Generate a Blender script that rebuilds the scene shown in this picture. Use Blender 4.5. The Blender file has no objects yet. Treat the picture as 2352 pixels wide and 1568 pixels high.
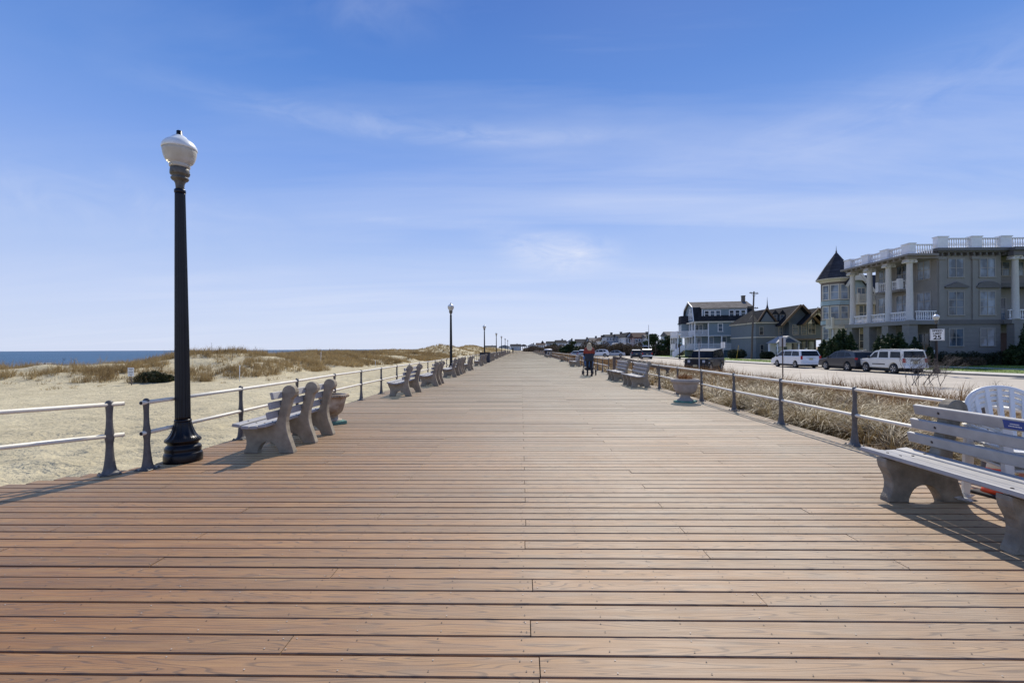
import bpy, math, random
import numpy as np
from mathutils import Vector, Matrix
random.seed(7)
RNG = np.random.default_rng(11)
SC = bpy.context.scene
COL = SC.collection
PI = math.pi
rad = math.radians
H_EYE = 1.4
FPX = 1074.0
YAW = math.atan(21 / FPX)
ROLL = rad(0.3)


def at(px, Y, py=None):
    """photo point (in 2352 px units) at distance Y along the boardwalk -> X or (X, Z)"""
    dx, dy = px - 1176.0, 800.0 - (800.0 if py is None else py)
    c, s = math.cos(ROLL), math.sin(ROLL)
    ux, uy = (dx * c + dy * s) / FPX, (-dx * s + dy * c) / FPX
    wx = ux * math.cos(YAW) - math.sin(YAW)
    wy = ux * math.sin(YAW) + math.cos(YAW)
    t = Y / wy
    if py is None:
        return wx * t
    return wx * t, H_EYE + uy * t


# ------------------------------------------------------------------ tagging
def tag(o, label=None, cat=None, group=None, kind=None):
    if label: o['label'] = label
    if cat: o['category'] = cat
    if group: o['group'] = group
    if kind: o['kind'] = kind
    return o


def empty(name, loc=(0, 0, 0), rz=0, label=None, cat=None, group=None, s=1):
    o = bpy.data.objects.new(name, None)
    COL.objects.link(o)
    o.location = loc
    o.rotation_euler = (0, 0, rz)
    o.scale = (s, s, s)
    o.empty_display_size = .2
    return tag(o, label, cat, group)


KIDS = {}


def link(name, me, mat=None, parent=None, smooth=False):
    o = bpy.data.objects.new(name, me)
    COL.objects.link(o)
    if mat is not None and len(me.materials) == 0:
        for m in (mat if isinstance(mat, (list, tuple)) else [mat]):
            me.materials.append(m)
    if parent is not None:
        o.parent = parent
        KIDS.setdefault(parent.name, []).append(o)
    return o


def copy_tree(o, parent=None):
    c = o.copy()
    COL.objects.link(c)
    if parent is not None:
        c.parent = parent
        KIDS.setdefault(parent.name, []).append(c)
    for ch in KIDS.get(o.name, []):
        copy_tree(ch, c)
    return c


# ------------------------------------------------------------------ mesh building
class MB:
    def __init__(s):
        s.v = []; s.f = []; s.m = []; s.sm = []

    def add(s, vs, fs, mi=0, smooth=False):
        b = len(s.v)
        s.v += [tuple(p) for p in vs]
        for f in fs:
            s.f.append([b + i for i in f]); s.m.append(mi); s.sm.append(smooth)

    def box(s, x0, x1, y0, y1, z0, z1, mi=0):
        vs = [(x0, y0, z0), (x1, y0, z0), (x1, y1, z0), (x0, y1, z0), (x0, y0, z1), (x1, y0, z1), (x1, y1, z1), (x0, y1, z1)]
        s.add(vs, [(0, 3, 2, 1), (4, 5, 6, 7), (0, 1, 5, 4), (1, 2, 6, 5), (2, 3, 7, 6), (3, 0, 4, 7)], mi)

    def bbox(s, x0, x1, y0, y1, z0, z1, b=.01, mi=0):
        """box with chamfered edges"""
        X, Y, Z = (x0, x1), (y0, y1), (z0, z1)
        vs = []
        idx = {}
        for i in (0, 1):
            for j in (0, 1):
                for k in (0, 1):
                    sx, sy, sz = (1 if i == 0 else -1), (1 if j == 0 else -1), (1 if k == 0 else -1)
                    for ax in range(3):
                        p = [X[i] + sx * b, Y[j] + sy * b, Z[k] + sz * b]
                        p[ax] = (X[i], Y[j], Z[k])[ax]
                        idx[(i, j, k, ax)] = len(vs); vs.append(p)
        fs = []
        for ax in range(3):
            o = [a for a in range(3) if a != ax]
            for e in (0, 1):
                q = []
                for a, c in ((0, 0), (1, 0), (1, 1), (0, 1)):
                    t = [0, 0, 0]; t[ax] = e; t[o[0]] = a; t[o[1]] = c
                    q.append(idx[(*t, ax)])
                fs.append(q)
            for a in (0, 1):
                for c in (0, 1):
                    t0 = [0, 0, 0]; t1 = [0, 0, 0]
                    t0[o[0]] = t1[o[0]] = a; t0[o[1]] = t1[o[1]] = c; t1[ax] = 1
                    fs.append([idx[(*t0, o[0])], idx[(*t1, o[0])], idx[(*t1, o[1])], idx[(*t0, o[1])]])
        for i in (0, 1):
            for j in (0, 1):
                for k in (0, 1):
                    fs.append([idx[(i, j, k, 0)], idx[(i, j, k, 1)], idx[(i, j, k, 2)]])
        s.add(vs, fs, mi)

    def tube(s, path, r, n=8, mi=0, cap=True, smooth=True):
        P = [Vector(p) for p in path]
        R = r if isinstance(r, (list, tuple)) else [r] * len(P)
        vs = []; fs = []
        up = None
        for i, p in enumerate(P):
            t = (P[min(i + 1, len(P) - 1)] - P[max(i - 1, 0)])
            if t.length < 1e-9: t = Vector((0, 0, 1))
            t.normalize()
            if up is None:
                up = Vector((0, 0, 1)) if abs(t.z) < .9 else Vector((1, 0, 0))
            a = t.cross(up)
            if a.length < 1e-6:
                a = t.cross(Vector((0, 1, 0)))
            a.normalize()
            b = a.cross(t).normalized()
            up = b
            for k in range(n):
                q = 2 * PI * k / n
                vs.append(p + (a * math.cos(q) + b * math.sin(q)) * R[i])
        for i in range(len(P) - 1):
            for k in range(n):
                k2 = (k + 1) % n
                fs.append((i * n + k, i * n + k2, (i + 1) * n + k2, (i + 1) * n + k))
        s.add(vs, fs, mi, smooth)
        if cap:
            L = len(P) - 1
            s.add([vs[k] for k in range(n)], [tuple(range(n))[::-1]], mi)
            s.add([vs[L * n + k] for k in range(n)], [tuple(range(n))], mi)

    def lathe(s, prof, n=24, cx=0, cy=0, cz=0, mi=0, smooth=True, flute=None, nf=16, sx=1, sy=1):
        """prof: list of (r, z); flute: depth per row or None"""
        vs = []; fs = []
        for i, (r, z) in enumerate(prof):
            d = flute[i] if flute else 0
            for k in range(n):
                q = 2 * PI * k / n
                rr = r * (1 - d * (0.5 + 0.5 * math.cos(nf * q)))
                vs.append((cx + rr * math.cos(q) * sx, cy + rr * math.sin(q) * sy, cz + z))
        for i in range(len(prof) - 1):
            for k in range(n):
                k2 = (k + 1) % n
                fs.append((i * n + k, i * n + k2, (i + 1) * n + k2, (i + 1) * n + k))
        s.add(vs, fs, mi, smooth)
        L = len(prof) - 1
        s.add(vs[:n], [tuple(range(n))[::-1]], mi)
        s.add(vs[L * n:], [tuple(range(n))], mi)

    def prism(s, poly, a0, a1, axis='y', mi=0, bev=0.0):
        """poly in the plane across the axis, extruded from a0 to a1.  axis y: (x,z); axis x: (y,z); axis z: (x,y)"""
        n = len(poly)

        def P(p, a):
            return (p[0], a, p[1]) if axis == 'y' else ((a, p[0], p[1]) if axis == 'x' else (p[0], p[1], a))
        if bev:
            A = sum(poly[i][0] * poly[(i + 1) % n][1] - poly[(i + 1) % n][0] * poly[i][1] for i in range(n))
            sg = 1 if A > 0 else -1
            ins = []
            for i in range(n):
                p0, p1, p2 = Vector(poly[i - 1]), Vector(poly[i]), Vector(poly[(i + 1) % n])
                d1 = (p1 - p0).normalized(); d2 = (p2 - p1).normalized()
                nn = Vector((-(d1.y + d2.y), d1.x + d2.x)) * sg
                if nn.length < 1e-6: nn = Vector((-d1.y, d1.x)) * sg
                ins.append(tuple(p1 + nn.normalized() * bev))
            layers = [(ins, a0), (poly, a0 + bev), (poly, a1 - bev), (ins, a1)]
        else:
            layers = [(poly, a0), (poly, a1)]
        vs = [P(p, a) for pl, a in layers for p in pl]
        fs = []
        for l in range(len(layers) - 1):
            for i in range(n):
                j = (i + 1) % n
                fs.append((l * n + i, l * n + j, (l + 1) * n + j, (l + 1) * n + i))
        s.add(vs, fs, mi)
        s.add(vs[:n], [tuple(range(n))[::-1]], mi)
        s.add(vs[-n:], [tuple(range(n))], mi)

    def quad(s, a, b, c, d, mi=0):
        s.add([a, b, c, d], [(0, 1, 2, 3)], mi)

    def ball(s, c, r, n=10, m=6, mi=0):
        r = r if isinstance(r, (tuple, list)) else (r, r, r)
        vs = []; fs = []
        for i in range(m + 1):
            t = PI * i / m
            for k in range(n):
                q = 2 * PI * k / n
                vs.append((c[0] + r[0] * math.sin(t) * math.cos(q), c[1] + r[1] * math.sin(t) * math.sin(q), c[2] - r[2] * math.cos(t)))
        for i in range(m):
            for k in range(n):
                k2 = (k + 1) % n
                fs.append((i * n + k, i * n + k2, (i + 1) * n + k2, (i + 1) * n + k))
        s.add(vs, fs, mi, True)

    def mesh(s, name):
        me = bpy.data.meshes.new(name)
        me.from_pydata(s.v, [], s.f)
        me.polygons.foreach_set('material_index', s.m)
        me.polygons.foreach_set('use_smooth', s.sm)
        me.update()
        import bmesh
        bm = bmesh.new(); bm.from_mesh(me)
        bmesh.ops.remove_doubles(bm, verts=bm.verts, dist=1e-5)
        bmesh.ops.recalc_face_normals(bm, faces=bm.faces)
        bm.to_mesh(me); bm.free()
        return me

    def build(s, name, mat=None, parent=None):
        return link(name, s.mesh(name), mat, parent)


def mesh_arrays(name, V, Q, smooth=False):
    V = np.asarray(V, dtype=np.float32); Q = np.asarray(Q, dtype=np.int32)
    me = bpy.data.meshes.new(name)
    k = Q.shape[1]
    me.vertices.add(len(V)); me.vertices.foreach_set('co', V.ravel())
    me.loops.add(Q.size); me.loops.foreach_set('vertex_index', Q.ravel())
    me.polygons.add(len(Q))
    me.polygons.foreach_set('loop_start', np.arange(0, Q.size, k, dtype=np.int32))
    me.polygons.foreach_set('loop_total', np.full(len(Q), k, dtype=np.int32))
    me.polygons.foreach_set('use_smooth', np.full(len(Q), smooth, dtype=bool))
    me.update(calc_edges=True)
    return me


def blades(name, P, h, w, az, bend, segs, mat, parent=None, face=None):
    """grass blades: roots P, height h, width w, bend direction az, amount of bend 0..1"""
    P = np.asarray(P, float); N = len(P)
    face = RNG.uniform(0, PI, N) if face is None else face
    lev = segs + 1
    V = np.zeros((N, lev, 2, 3))
    wd = np.stack([np.cos(face), np.sin(face), np.zeros(N)], 1)
    bd = np.stack([np.cos(az), np.sin(az), np.zeros(N)], 1)
    for i in range(lev):
        t = i / segs
        c = P + bd * (h * bend * t ** 1.8)[:, None]
        c[:, 2] += h * (t - bend * .75 * t ** 2.6)
        ww = (w * (1 - t) ** .7 * .5 + w * .03)[:, None]
        V[:, i, 0] = c - wd * ww
        V[:, i, 1] = c + wd * ww
    base = np.arange(N)[:, None] * (lev * 2)
    qs = []
    for i in range(segs):
        o = i * 2
        qs.append(np.stack([base[:, 0] + o, base[:, 0] + o + 1, base[:, 0] + o + 3, base[:, 0] + o + 2], 1))
    Q = np.concatenate(qs)
    return link(name, mesh_arrays(name, V.reshape(-1, 3), Q, True), mat, parent)


def leaf_cloud(centers, radii, n, size, squash=1.0):
    """n small leaf quads through ellipsoids (more near their shells) -> verts, quads"""
    centers = np.asarray(centers, float); radii = np.asarray(radii, float)
    vol = radii.prod(1) ** (2 / 3)
    k = RNG.choice(len(centers), n, p=vol / vol.sum())
    d = RNG.normal(size=(n, 3)); d /= np.linalg.norm(d, axis=1)[:, None]
    rr = RNG.uniform(.25, 1.06, n) ** .5
    C = centers[k] + d * radii[k] * rr[:, None]
    a = RNG.normal(size=(n, 3)); a /= np.linalg.norm(a, axis=1)[:, None]
    b = np.cross(a, RNG.normal(size=(n, 3))); b /= np.linalg.norm(b, axis=1)[:, None]
    s = (size * RNG.uniform(.5, 1.4, n))[:, None]
    V = np.stack([C - a * s - b * s * .1, C - b * s * .4 * squash, C + a * s, C + b * s * .4 * squash], 1).reshape(-1, 3)
    Q = np.arange(n * 4).reshape(-1, 4)
    return V, Q


# ------------------------------------------------------------------ materials
def new_mat(name):
    m = bpy.data.materials.new(name)
    m.use_nodes = True
    nt = m.node_tree
    return m, nt, nt.nodes['Principled BSDF']


def nd(nt, t, **kw):
    n = nt.nodes.new(t)
    for k, v in kw.items():
        if k.startswith('i_'):
            n.inputs[k[2:].replace('_', ' ')].default_value = v
        else:
            setattr(n, k, v)
    return n


def ramp(nt, stops, interp='LINEAR'):
    r = nt.nodes.new('ShaderNodeValToRGB')
    r.color_ramp.interpolation = interp
    el = r.color_ramp.elements
    while len(el) < len(stops): el.new(.5)
    for e, (p, c) in zip(el, stops):
        e.position = p
        e.color = (c, c, c, 1) if isinstance(c, (int, float)) else (*c, 1)
    return r


def mix(nt, fac, a, b, mode='MIX'):
    m = nt.nodes.new('ShaderNodeMix'); m.data_type = 'RGBA'; m.blend_type = mode
    for sock, v in ((m.inputs[0], fac), (m.inputs[6], a), (m.inputs[7], b)):
        if hasattr(v, 'is_linked'): nt.links.new(v, sock)
        elif isinstance(v, (int, float)): sock.default_value = v if sock == m.inputs[0] else (v, v, v, 1)
        else: sock.default_value = (*v, 1)
    return m.outputs[2]


def coords(nt, kind='Object', scale=(1, 1, 1)):
    mp = nt.nodes.new('ShaderNodeMapping')
    mp.inputs['Scale'].default_value = scale
    if kind == 'World':
        g = nt.nodes.new('ShaderNodeNewGeometry'); nt.links.new(g.outputs['Position'], mp.inputs[0])
    else:
        t = nt.nodes.new('ShaderNodeTexCoord'); nt.links.new(t.outputs[kind], mp.inputs[0])
    return mp.outputs[0]


def noise(nt, vec, scale=5, detail=4, rough=.55, dist=0):
    n = nd(nt, 'ShaderNodeTexNoise')
    n.inputs['Scale'].default_value = scale; n.inputs['Detail'].default_value = detail
    n.inputs['Roughness'].default_value = rough; n.inputs['Distortion'].default_value = dist
    nt.links.new(vec, n.inputs['Vector'])
    return n.outputs['Fac']


def bump(nt, bs, h, strength=.3, dist=.01):
    b = nd(nt, 'ShaderNodeBump')
    b.inputs['Strength'].default_value = strength; b.inputs['Distance'].default_value = dist
    nt.links.new(h, b.inputs['Height']); nt.links.new(b.outputs[0], bs.inputs['Normal'])
    return b


def simple(name, c, rough=.5, var=.15, scale=6, metal=0, spec=.5, bmp=0, bscale=60, tint=None, kind='Object', detail=5, bdist=.01):
    """base colour varied by two noises (dirt, weathering), optional fine bump"""
    m, nt, bs = new_mat(name)
    co = coords(nt, kind)
    f = noise(nt, co, scale, detail, .6)
    lo = tuple(x * (1 - var) for x in c); hi = tuple(min(1, x * (1 + var)) for x in c)
    if tint: lo = tint
    r = ramp(nt, [(.32, lo), (.68, hi)])
    nt.links.new(f, r.inputs[0])
    oi = nd(nt, 'ShaderNodeObjectInfo')
    mr = nd(nt, 'ShaderNodeMapRange'); mr.inputs[3].default_value = 1 - var * .4; mr.inputs[4].default_value = 1 + var * .4
    nt.links.new(oi.outputs['Random'], mr.inputs[0])
    mu = nd(nt, 'ShaderNodeVectorMath', operation='SCALE')
    nt.links.new(r.outputs[0], mu.inputs[0]); nt.links.new(mr.outputs[0], mu.inputs['Scale'])
    nt.links.new(mu.outputs[0], bs.inputs['Base Color'])
    bs.inputs['Roughness'].default_value = rough
    bs.inputs['Metallic'].default_value = metal
    bs.inputs['Specular IOR Level'].default_value = spec
    if bmp:
        bump(nt, bs, noise(nt, co, bscale, 4, .6), bmp, bdist)
    return m


def siding(name, c, pitch=.14, var=.12, rough=.6, depth=.5, axis=2):
    """painted horizontal clapboards (shingles): bump steps along z"""
    m, nt, bs = new_mat(name)
    co = coords(nt, 'Object')
    f = noise(nt, co, 1.3, 6, .6)
    r = ramp(nt, [(.3, tuple(x * (1 - var) for x in c)), (.7, tuple(x * (1 + var) for x in c))])
    nt.links.new(f, r.inputs[0])
    sp = nd(nt, 'ShaderNodeSeparateXYZ'); nt.links.new(co, sp.inputs[0])
    md = nd(nt, 'ShaderNodeMath', operation='MODULO'); md.inputs[1].default_value = pitch
    ad = nd(nt, 'ShaderNodeMath', operation='ADD'); ad.inputs[1].default_value = 100 * pitch
    nt.links.new(sp.outputs[axis], ad.inputs[0]); nt.links.new(ad.outputs[0], md.inputs[0])
    dv = nd(nt, 'ShaderNodeMath', operation='DIVIDE'); dv.inputs[1].default_value = pitch
    nt.links.new(md.outputs[0], dv.inputs[0])
    nt.links.new(r.outputs[0], bs.inputs['Base Color'])
    bs.inputs['Roughness'].default_value = rough
    bump(nt, bs, dv.outputs[0], depth, -.02)
    return m


def shingle(name, c, var=.25):
    m, nt, bs = new_mat(name)
    co = coords(nt, 'Object')
    br = nd(nt, 'ShaderNodeTexBrick')
    mp = coords(nt, 'Object', (1, 1, 1))
    sp = nd(nt, 'ShaderNodeSeparateXYZ'); nt.links.new(co, sp.inputs[0])
    ad = nd(nt, 'ShaderNodeMath', operation='ADD'); nt.links.new(sp.outputs[0], ad.inputs[0]); nt.links.new(sp.outputs[1], ad.inputs[1])
    cb = nd(nt, 'ShaderNodeCombineXYZ'); nt.links.new(ad.outputs[0], cb.inputs[0]); nt.links.new(sp.outputs[2], cb.inputs[1])
    nt.links.new(cb.outputs[0], br.inputs['Vector'])
    br.inputs['Scale'].default_value = 1; br.inputs['Brick Width'].default_value = .3; br.inputs['Row Height'].default_value = .13
    br.inputs['Mortar Size'].default_value = .006
    br.inputs['Color1'].default_value = (*[x * (1 - var) for x in c], 1); br.inputs['Color2'].default_value = (*[x * (1 + var) for x in c], 1)
    br.inputs['Mortar'].default_value = (*[x * .5 for x in c], 1)
    f = noise(nt, co, .8, 5, .6)
    r = ramp(nt, [(.3, .75), (.7, 1.2)]); nt.links.new(f, r.inputs[0])
    nt.links.new(mix(nt, 1.0, br.outputs['Color'], r.outputs[0], 'MULTIPLY'), bs.inputs['Base Color'])
    bs.inputs['Roughness'].default_value = .9; bs.inputs['Specular IOR Level'].default_value = .08
    return m


def glass_mat(name, c=(.03, .04, .05), var=.6, rough=.06):
    """a dark room behind glass, with pale curtains or blinds showing in places"""
    m, nt, bs = new_mat(name)
    co = coords(nt, 'World', (.9, .9, .5))
    f = noise(nt, co, 1.1, 2, .5)
    r = ramp(nt, [(.42, c), (.6, tuple(x * (1 + var * 5) for x in c))]); nt.links.new(f, r.inputs[0])
    nt.links.new(r.outputs[0], bs.inputs['Base Color'])
    bs.inputs['Roughness'].default_value = rough
    bs.inputs['Specular IOR Level'].default_value = .5
    return m


def island_mat(name, stops, rough=.7, transl=0, spec=.3, big=None):
    """blades and leaves: colour per blade, optionally shifted by a broad patchiness"""
    m, nt, bs = new_mat(name)
    g = nd(nt, 'ShaderNodeNewGeometry')
    v = g.outputs['Random Per Island']
    if big:
        f = noise(nt, coords(nt, 'World'), big, 3, .6)
        mr = nd(nt, 'ShaderNodeMapRange'); mr.inputs[1].default_value = .3; mr.inputs[2].default_value = .7
        nt.links.new(f, mr.inputs[0])
        a = nd(nt, 'ShaderNodeMath', operation='MULTIPLY'); a.inputs[1].default_value = .55; nt.links.new(v, a.inputs[0])
        b = nd(nt, 'ShaderNodeMath', operation='MULTIPLY_ADD'); b.inputs[1].default_value = .45
        nt.links.new(mr.outputs[0], b.inputs[0]); nt.links.new(a.outputs[0], b.inputs[2])
        v = b.outputs[0]
    r = ramp(nt, stops); nt.links.new(v, r.inputs[0])
    nt.links.new(r.outputs[0], bs.inputs['Base Color'])
    bs.inputs['Roughness'].default_value = rough
    bs.inputs['Specular IOR Level'].default_value = spec
    if transl:
        tr = nd(nt, 'ShaderNodeBsdfTranslucent'); nt.links.new(r.outputs[0], tr.inputs[0])
        mx = nd(nt, 'ShaderNodeMixShader'); mx.inputs[0].default_value = transl
        out = nt.nodes['Material Output']
        nt.links.new(bs.outputs[0], mx.inputs[1]); nt.links.new(tr.outputs[0], mx.inputs[2]); nt.links.new(mx.outputs[0], out.inputs[0])
    return m


def deck_mat():
    m, nt, bs = new_mat('composite_decking')
    g = nd(nt, 'ShaderNodeNewGeometry')
    rnd = g.outputs['Random Per Island']
    off = nd(nt, 'ShaderNodeVectorMath', operation='MULTIPLY'); off.inputs[1].default_value = (91, 0, 57)
    cb = nd(nt, 'ShaderNodeCombineXYZ')
    for i in range(3): nt.links.new(rnd, cb.inputs[i])
    nt.links.new(cb.outputs[0], off.inputs[0])
    add = nd(nt, 'ShaderNodeVectorMath', operation='ADD')
    nt.links.new(g.outputs['Position'], add.inputs[0]); nt.links.new(off.outputs[0], add.inputs[1])

    def mapped(sc):
        mp = nd(nt, 'ShaderNodeMapping'); mp.inputs['Scale'].default_value = sc
        nt.links.new(add.outputs[0], mp.inputs[0]); return mp.outputs[0]
    streak = noise(nt, mapped((1.6, 22, 1)), 1.0, 5, .65)
    fine = noise(nt, mapped((5, 160, 1)), 1.0, 4, .7)
    smudge = noise(nt, mapped((2.2, 9, 1)), 1.0, 3, .5)
    # cathedral grain: contour lines of a long stretched field
    cn = noise(nt, mapped((.75, 11, 1)), 1.0, 1.2, .45)
    cm = nd(nt, 'ShaderNodeMath', operation='MULTIPLY'); cm.inputs[1].default_value = 17; nt.links.new(cn, cm.inputs[0])
    cf = nd(nt, 'ShaderNodeMath', operation='FRACT'); nt.links.new(cm.outputs[0], cf.inputs[0])
    line = ramp(nt, [(.0, 0.0), (.66, 0.0), (.84, 1.0), (.92, 1.0), (1.0, 0.0)]); nt.links.new(cf.outputs[0], line.inputs[0])
    base = ramp(nt, [(.25, DECK_C[0]), (.5, DECK_C[1]), (.75, DECK_C[2])]); nt.links.new(streak, base.inputs[0])
    bt = ramp(nt, [(0, (.80, .80, .82)), (1, (1.16, 1.13, 1.1))]); nt.links.new(rnd, bt.inputs[0])
    c = mix(nt, 1.0, base.outputs[0], bt.outputs[0], 'MULTIPLY')
    sm = ramp(nt, [(.58, 0.0), (.75, .55)]); nt.links.new(smudge, sm.inputs[0])
    c = mix(nt, sm.outputs[0], c, (.13, .095, .065))
    # painted sun glare across middle and right, mixed with trodden salt, sand and scuffs
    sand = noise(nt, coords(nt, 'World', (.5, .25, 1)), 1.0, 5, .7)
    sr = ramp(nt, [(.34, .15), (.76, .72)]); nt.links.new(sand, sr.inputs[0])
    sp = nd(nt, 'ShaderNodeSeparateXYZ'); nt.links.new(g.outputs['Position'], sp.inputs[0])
    worn_glare = nd(nt, 'ShaderNodeMapRange', interpolation_type='SMOOTHSTEP'); worn_glare.inputs[1].default_value = -3.0; worn_glare.inputs[2].default_value = 1.6; worn_glare.inputs[4].default_value = .9
    nt.links.new(sp.outputs[0], worn_glare.inputs[0])
    wm = nd(nt, 'ShaderNodeMath', operation='MULTIPLY'); nt.links.new(sr.outputs[0], wm.inputs[0]); nt.links.new(worn_glare.outputs[0], wm.inputs[1])
    c = mix(nt, wm.outputs[0], c, (.475, .395, .275))  # pale glare tone mixed into the board colour
    lf = nd(nt, 'ShaderNodeMath', operation='MULTIPLY'); lf.inputs[1].default_value = .62; nt.links.new(line.outputs[0], lf.inputs[0])
    c = mix(nt, lf.outputs[0], c, (.10, .062, .04))
    ff = ramp(nt, [(.3, .74), (.7, 1.18)]); nt.links.new(fine, ff.inputs[0])
    c = mix(nt, 1.0, c, ff.outputs[0], 'MULTIPLY')
    nt.links.new(c, bs.inputs['Base Color'])
    rr = ramp(nt, [(.3, DECK_R[0]), (.7, DECK_R[1])]); nt.links.new(streak, rr.inputs[0])
    nt.links.new(rr.outputs[0], bs.inputs['Roughness'])
    bs.inputs['Specular IOR Level'].default_value = DECK_S
    bs.inputs['Sheen Weight'].default_value = 1.0; bs.inputs['Sheen Roughness'].default_value = .24
    bs.inputs['Sheen Tint'].default_value = (1, .9, .6, 1)
    ht = nd(nt, 'ShaderNodeMath', operation='MULTIPLY_ADD'); ht.inputs[1].default_value = -.8
    nt.links.new(line.outputs[0], ht.inputs[0]); nt.links.new(fine, ht.inputs[2])
    bump(nt, bs, ht.outputs[0], .35, .0016)
    return m


DECK_C = ((.19, .083, .024), (.275, .128, .038), (.35, .182, .058))
DECK_R = (.60, .72)
DECK_S = .75


def sand_mat():
    m, nt, bs = new_mat('beach_sand')
    co = coords(nt, 'World')
    big = noise(nt, co, .12, 4, .6)
    mid = noise(nt, co, 1.6, 5, .6)
    c1 = ramp(nt, [(.3, (.475, .41, .265)), (.7, (.61, .54, .36))]); nt.links.new(big, c1.inputs[0])
    c2 = ramp(nt, [(.3, .80), (.7, 1.12)]); nt.links.new(mid, c2.inputs[0])
    nt.links.new(mix(nt, 1.0, c1.outputs[0], c2.outputs[0], 'MULTIPLY'), bs.inputs['Base Color'])
    bs.inputs['Roughness'].default_value = .95
    bs.inputs['Specular IOR Level'].default_value = .15
    v = nd(nt, 'ShaderNodeTexVoronoi', feature='SMOOTH_F1'); v.inputs['Scale'].default_value = 2.6
    wob = noise(nt, co, 3.0, 3, .6)
    vv = nd(nt, 'ShaderNodeVectorMath', operation='ADD'); nt.links.new(co, vv.inputs[0]); nt.links.new(wob, vv.inputs[1])
    nt.links.new(vv.outputs[0], v.inputs['Vector'])
    f2 = noise(nt, co, 9, 5, .6)
    h = nd(nt, 'ShaderNodeMath', operation='MULTIPLY_ADD'); h.inputs[1].default_value = .8
    nt.links.new(v.outputs['Distance'], h.inputs[0]); nt.links.new(f2, h.inputs[2])
    bump(nt, bs, h.outputs[0], .8, .09)
    return m


def sea_mat():
    m, nt, bs = new_mat('sea_water')
    co = coords(nt, 'World', (.25, .08, 1))
    f = noise(nt, co, .35, 4, .6)
    r = ramp(nt, [(.3, (.010, .055, .115)), (.7, (.022, .092, .17))]); nt.links.new(f, r.inputs[0])
    # surf: a foam line along the shore
    nt.links.new(r.outputs[0], bs.inputs['Base Color'])
    bs.inputs['Roughness'].default_value = .35
    bs.inputs['Specular IOR Level'].default_value = .15
    w = noise(nt, coords(nt, 'World', (1, .35, 1)), .8, 6, .65)
    bump(nt, bs, w, 1.0, .6)
    return m


M = {}
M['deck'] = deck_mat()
M['sand'] = sand_mat()
M['sea'] = sea_mat()
M['gap_shade'] = simple('gap_shade_timber', (.035, .028, .024), .9)  # near-black so the gaps between boards stay dark
M['foam'] = simple('sea_foam', (.75, .8, .85), .7, .2, 3)
M['concrete'] = simple('weathered_concrete', (.335, .29, .215), .9, .22, 9, bmp=.5, bscale=90, bdist=.004, spec=.2)
M['concrete_near'] = simple('pitted_concrete', (.285, .25, .195), .95, .3, 7, bmp=.9, bscale=75, bdist=.006, spec=.2)
M['slat'] = simple('grey_plastic_lumber', (.38, .37, .36), .5, .1, 9, bmp=.15, bscale=40, bdist=.002)
M['bolt'] = simple('rusty_bolt_head', (.05, .035, .03), .6, .2, 30)
M['iron'] = simple('grey_painted_cast_iron', (.115, .108, .10), .5, .25, 14, bmp=.25, bscale=80, bdist=.002)
M['rail'] = simple('silver_painted_rail', (.82, .77, .64), .45, .08, 7)
M['lamp_black'] = simple('black_lamp_paint', (.006, .006, .009), .3, .3, 8, spec=.3)
M['lamp_metal'] = simple('weathered_lamp_collar', (.095, .088, .07), .5, .45, 12)
M['blue_plate'] = simple('blue_plaque', (.02, .06, .28), .35, .1)
M['stone_pink'] = simple('pinkish_cast_stone', (.40, .355, .30), .9, .15, 8, bmp=.4, bscale=70, bdist=.003)
M['stone_stain'] = simple('stained_cast_stone', (.42, .37, .29), .9, .3, 5, tint=(.2, .12, .055), bmp=.4, bscale=70, bdist=.003)
M['patina'] = simple('green_painted_plinth', (.11, .25, .20), .8, .3, 12)
M['soil'] = simple('dark_soil', (.06, .045, .035), .95, .3, 20)
M['plastic'] = simple('white_garden_plastic', (.80, .80, .78), .38, .05, 5)
M['orange'] = simple('cone_orange', (.75, .075, .02), .45, .1)
M['rubber'] = simple('black_rubber', (.02, .02, .021), .75, .3)
M['white'] = simple('white_house_paint', (.80, .80, .80), .5, .06, 3)
M['road'] = simple('sunbleached_road', (.52, .46, .37), .9, .12, .5, kind='World', bmp=.3, bscale=40)
M['asphalt'] = simple('grey_asphalt', (.13, .13, .135), .9, .15, .8, kind='World')
M['pave'] = simple('pale_concrete_pavement', (.55, .52, .45), .9, .1, .9, kind='World')
M['kerb'] = simple('concrete_kerb', (.30, .28, .25), .9, .15, 2, kind='World')
M['line'] = simple('road_paint', (.72, .70, .62), .7, .15, 3, kind='World')
M['ground'] = simple('sandy_soil', (.36, .28, .18), .95, .28, .8, tint=(.10, .07, .04), kind='World', bmp=.5, bscale=8, bdist=.05)  # dark thatch patches painted in as shade between the grass
M['lawn_soil'] = simple('mown_lawn', (.13, .20, .025), .9, .35, .8, kind='World', bmp=.6, bscale=30, bdist=.03)
M['straw'] = island_mat('dry_straw_grass', [(0, (.07, .04, .018)), (.4, (.21, .125, .052)), (.75, (.38, .255, .115)), (1, (.55, .43, .23))], .55, .25, .5, .35)
M['feathery'] = island_mat('orange_brown_stems', [(0, (.12, .065, .03)), (.5, (.26, .155, .07)), (1, (.42, .28, .14))], .6, .25, .4, .35)
M['straw_pale'] = island_mat('pale_matted_straw', [(0, (.09, .055, .025)), (.35, (.25, .175, .08)), (.75, (.47, .37, .185)), (1, (.70, .61, .38))], .5, .2, .5, .5)
M['dune_grass'] = island_mat('dune_grass', [(0, (.19, .125, .058)), (.4, (.34, .245, .115)), (.75, (.48, .365, .185)), (1, (.60, .49, .28))], .7, .25, .3, .15)
M['lawn_grass'] = island_mat('lawn_grass', [(0, (.10, .17, .02)), (1, (.24, .32, .05))], .6, .3, .3)
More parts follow.
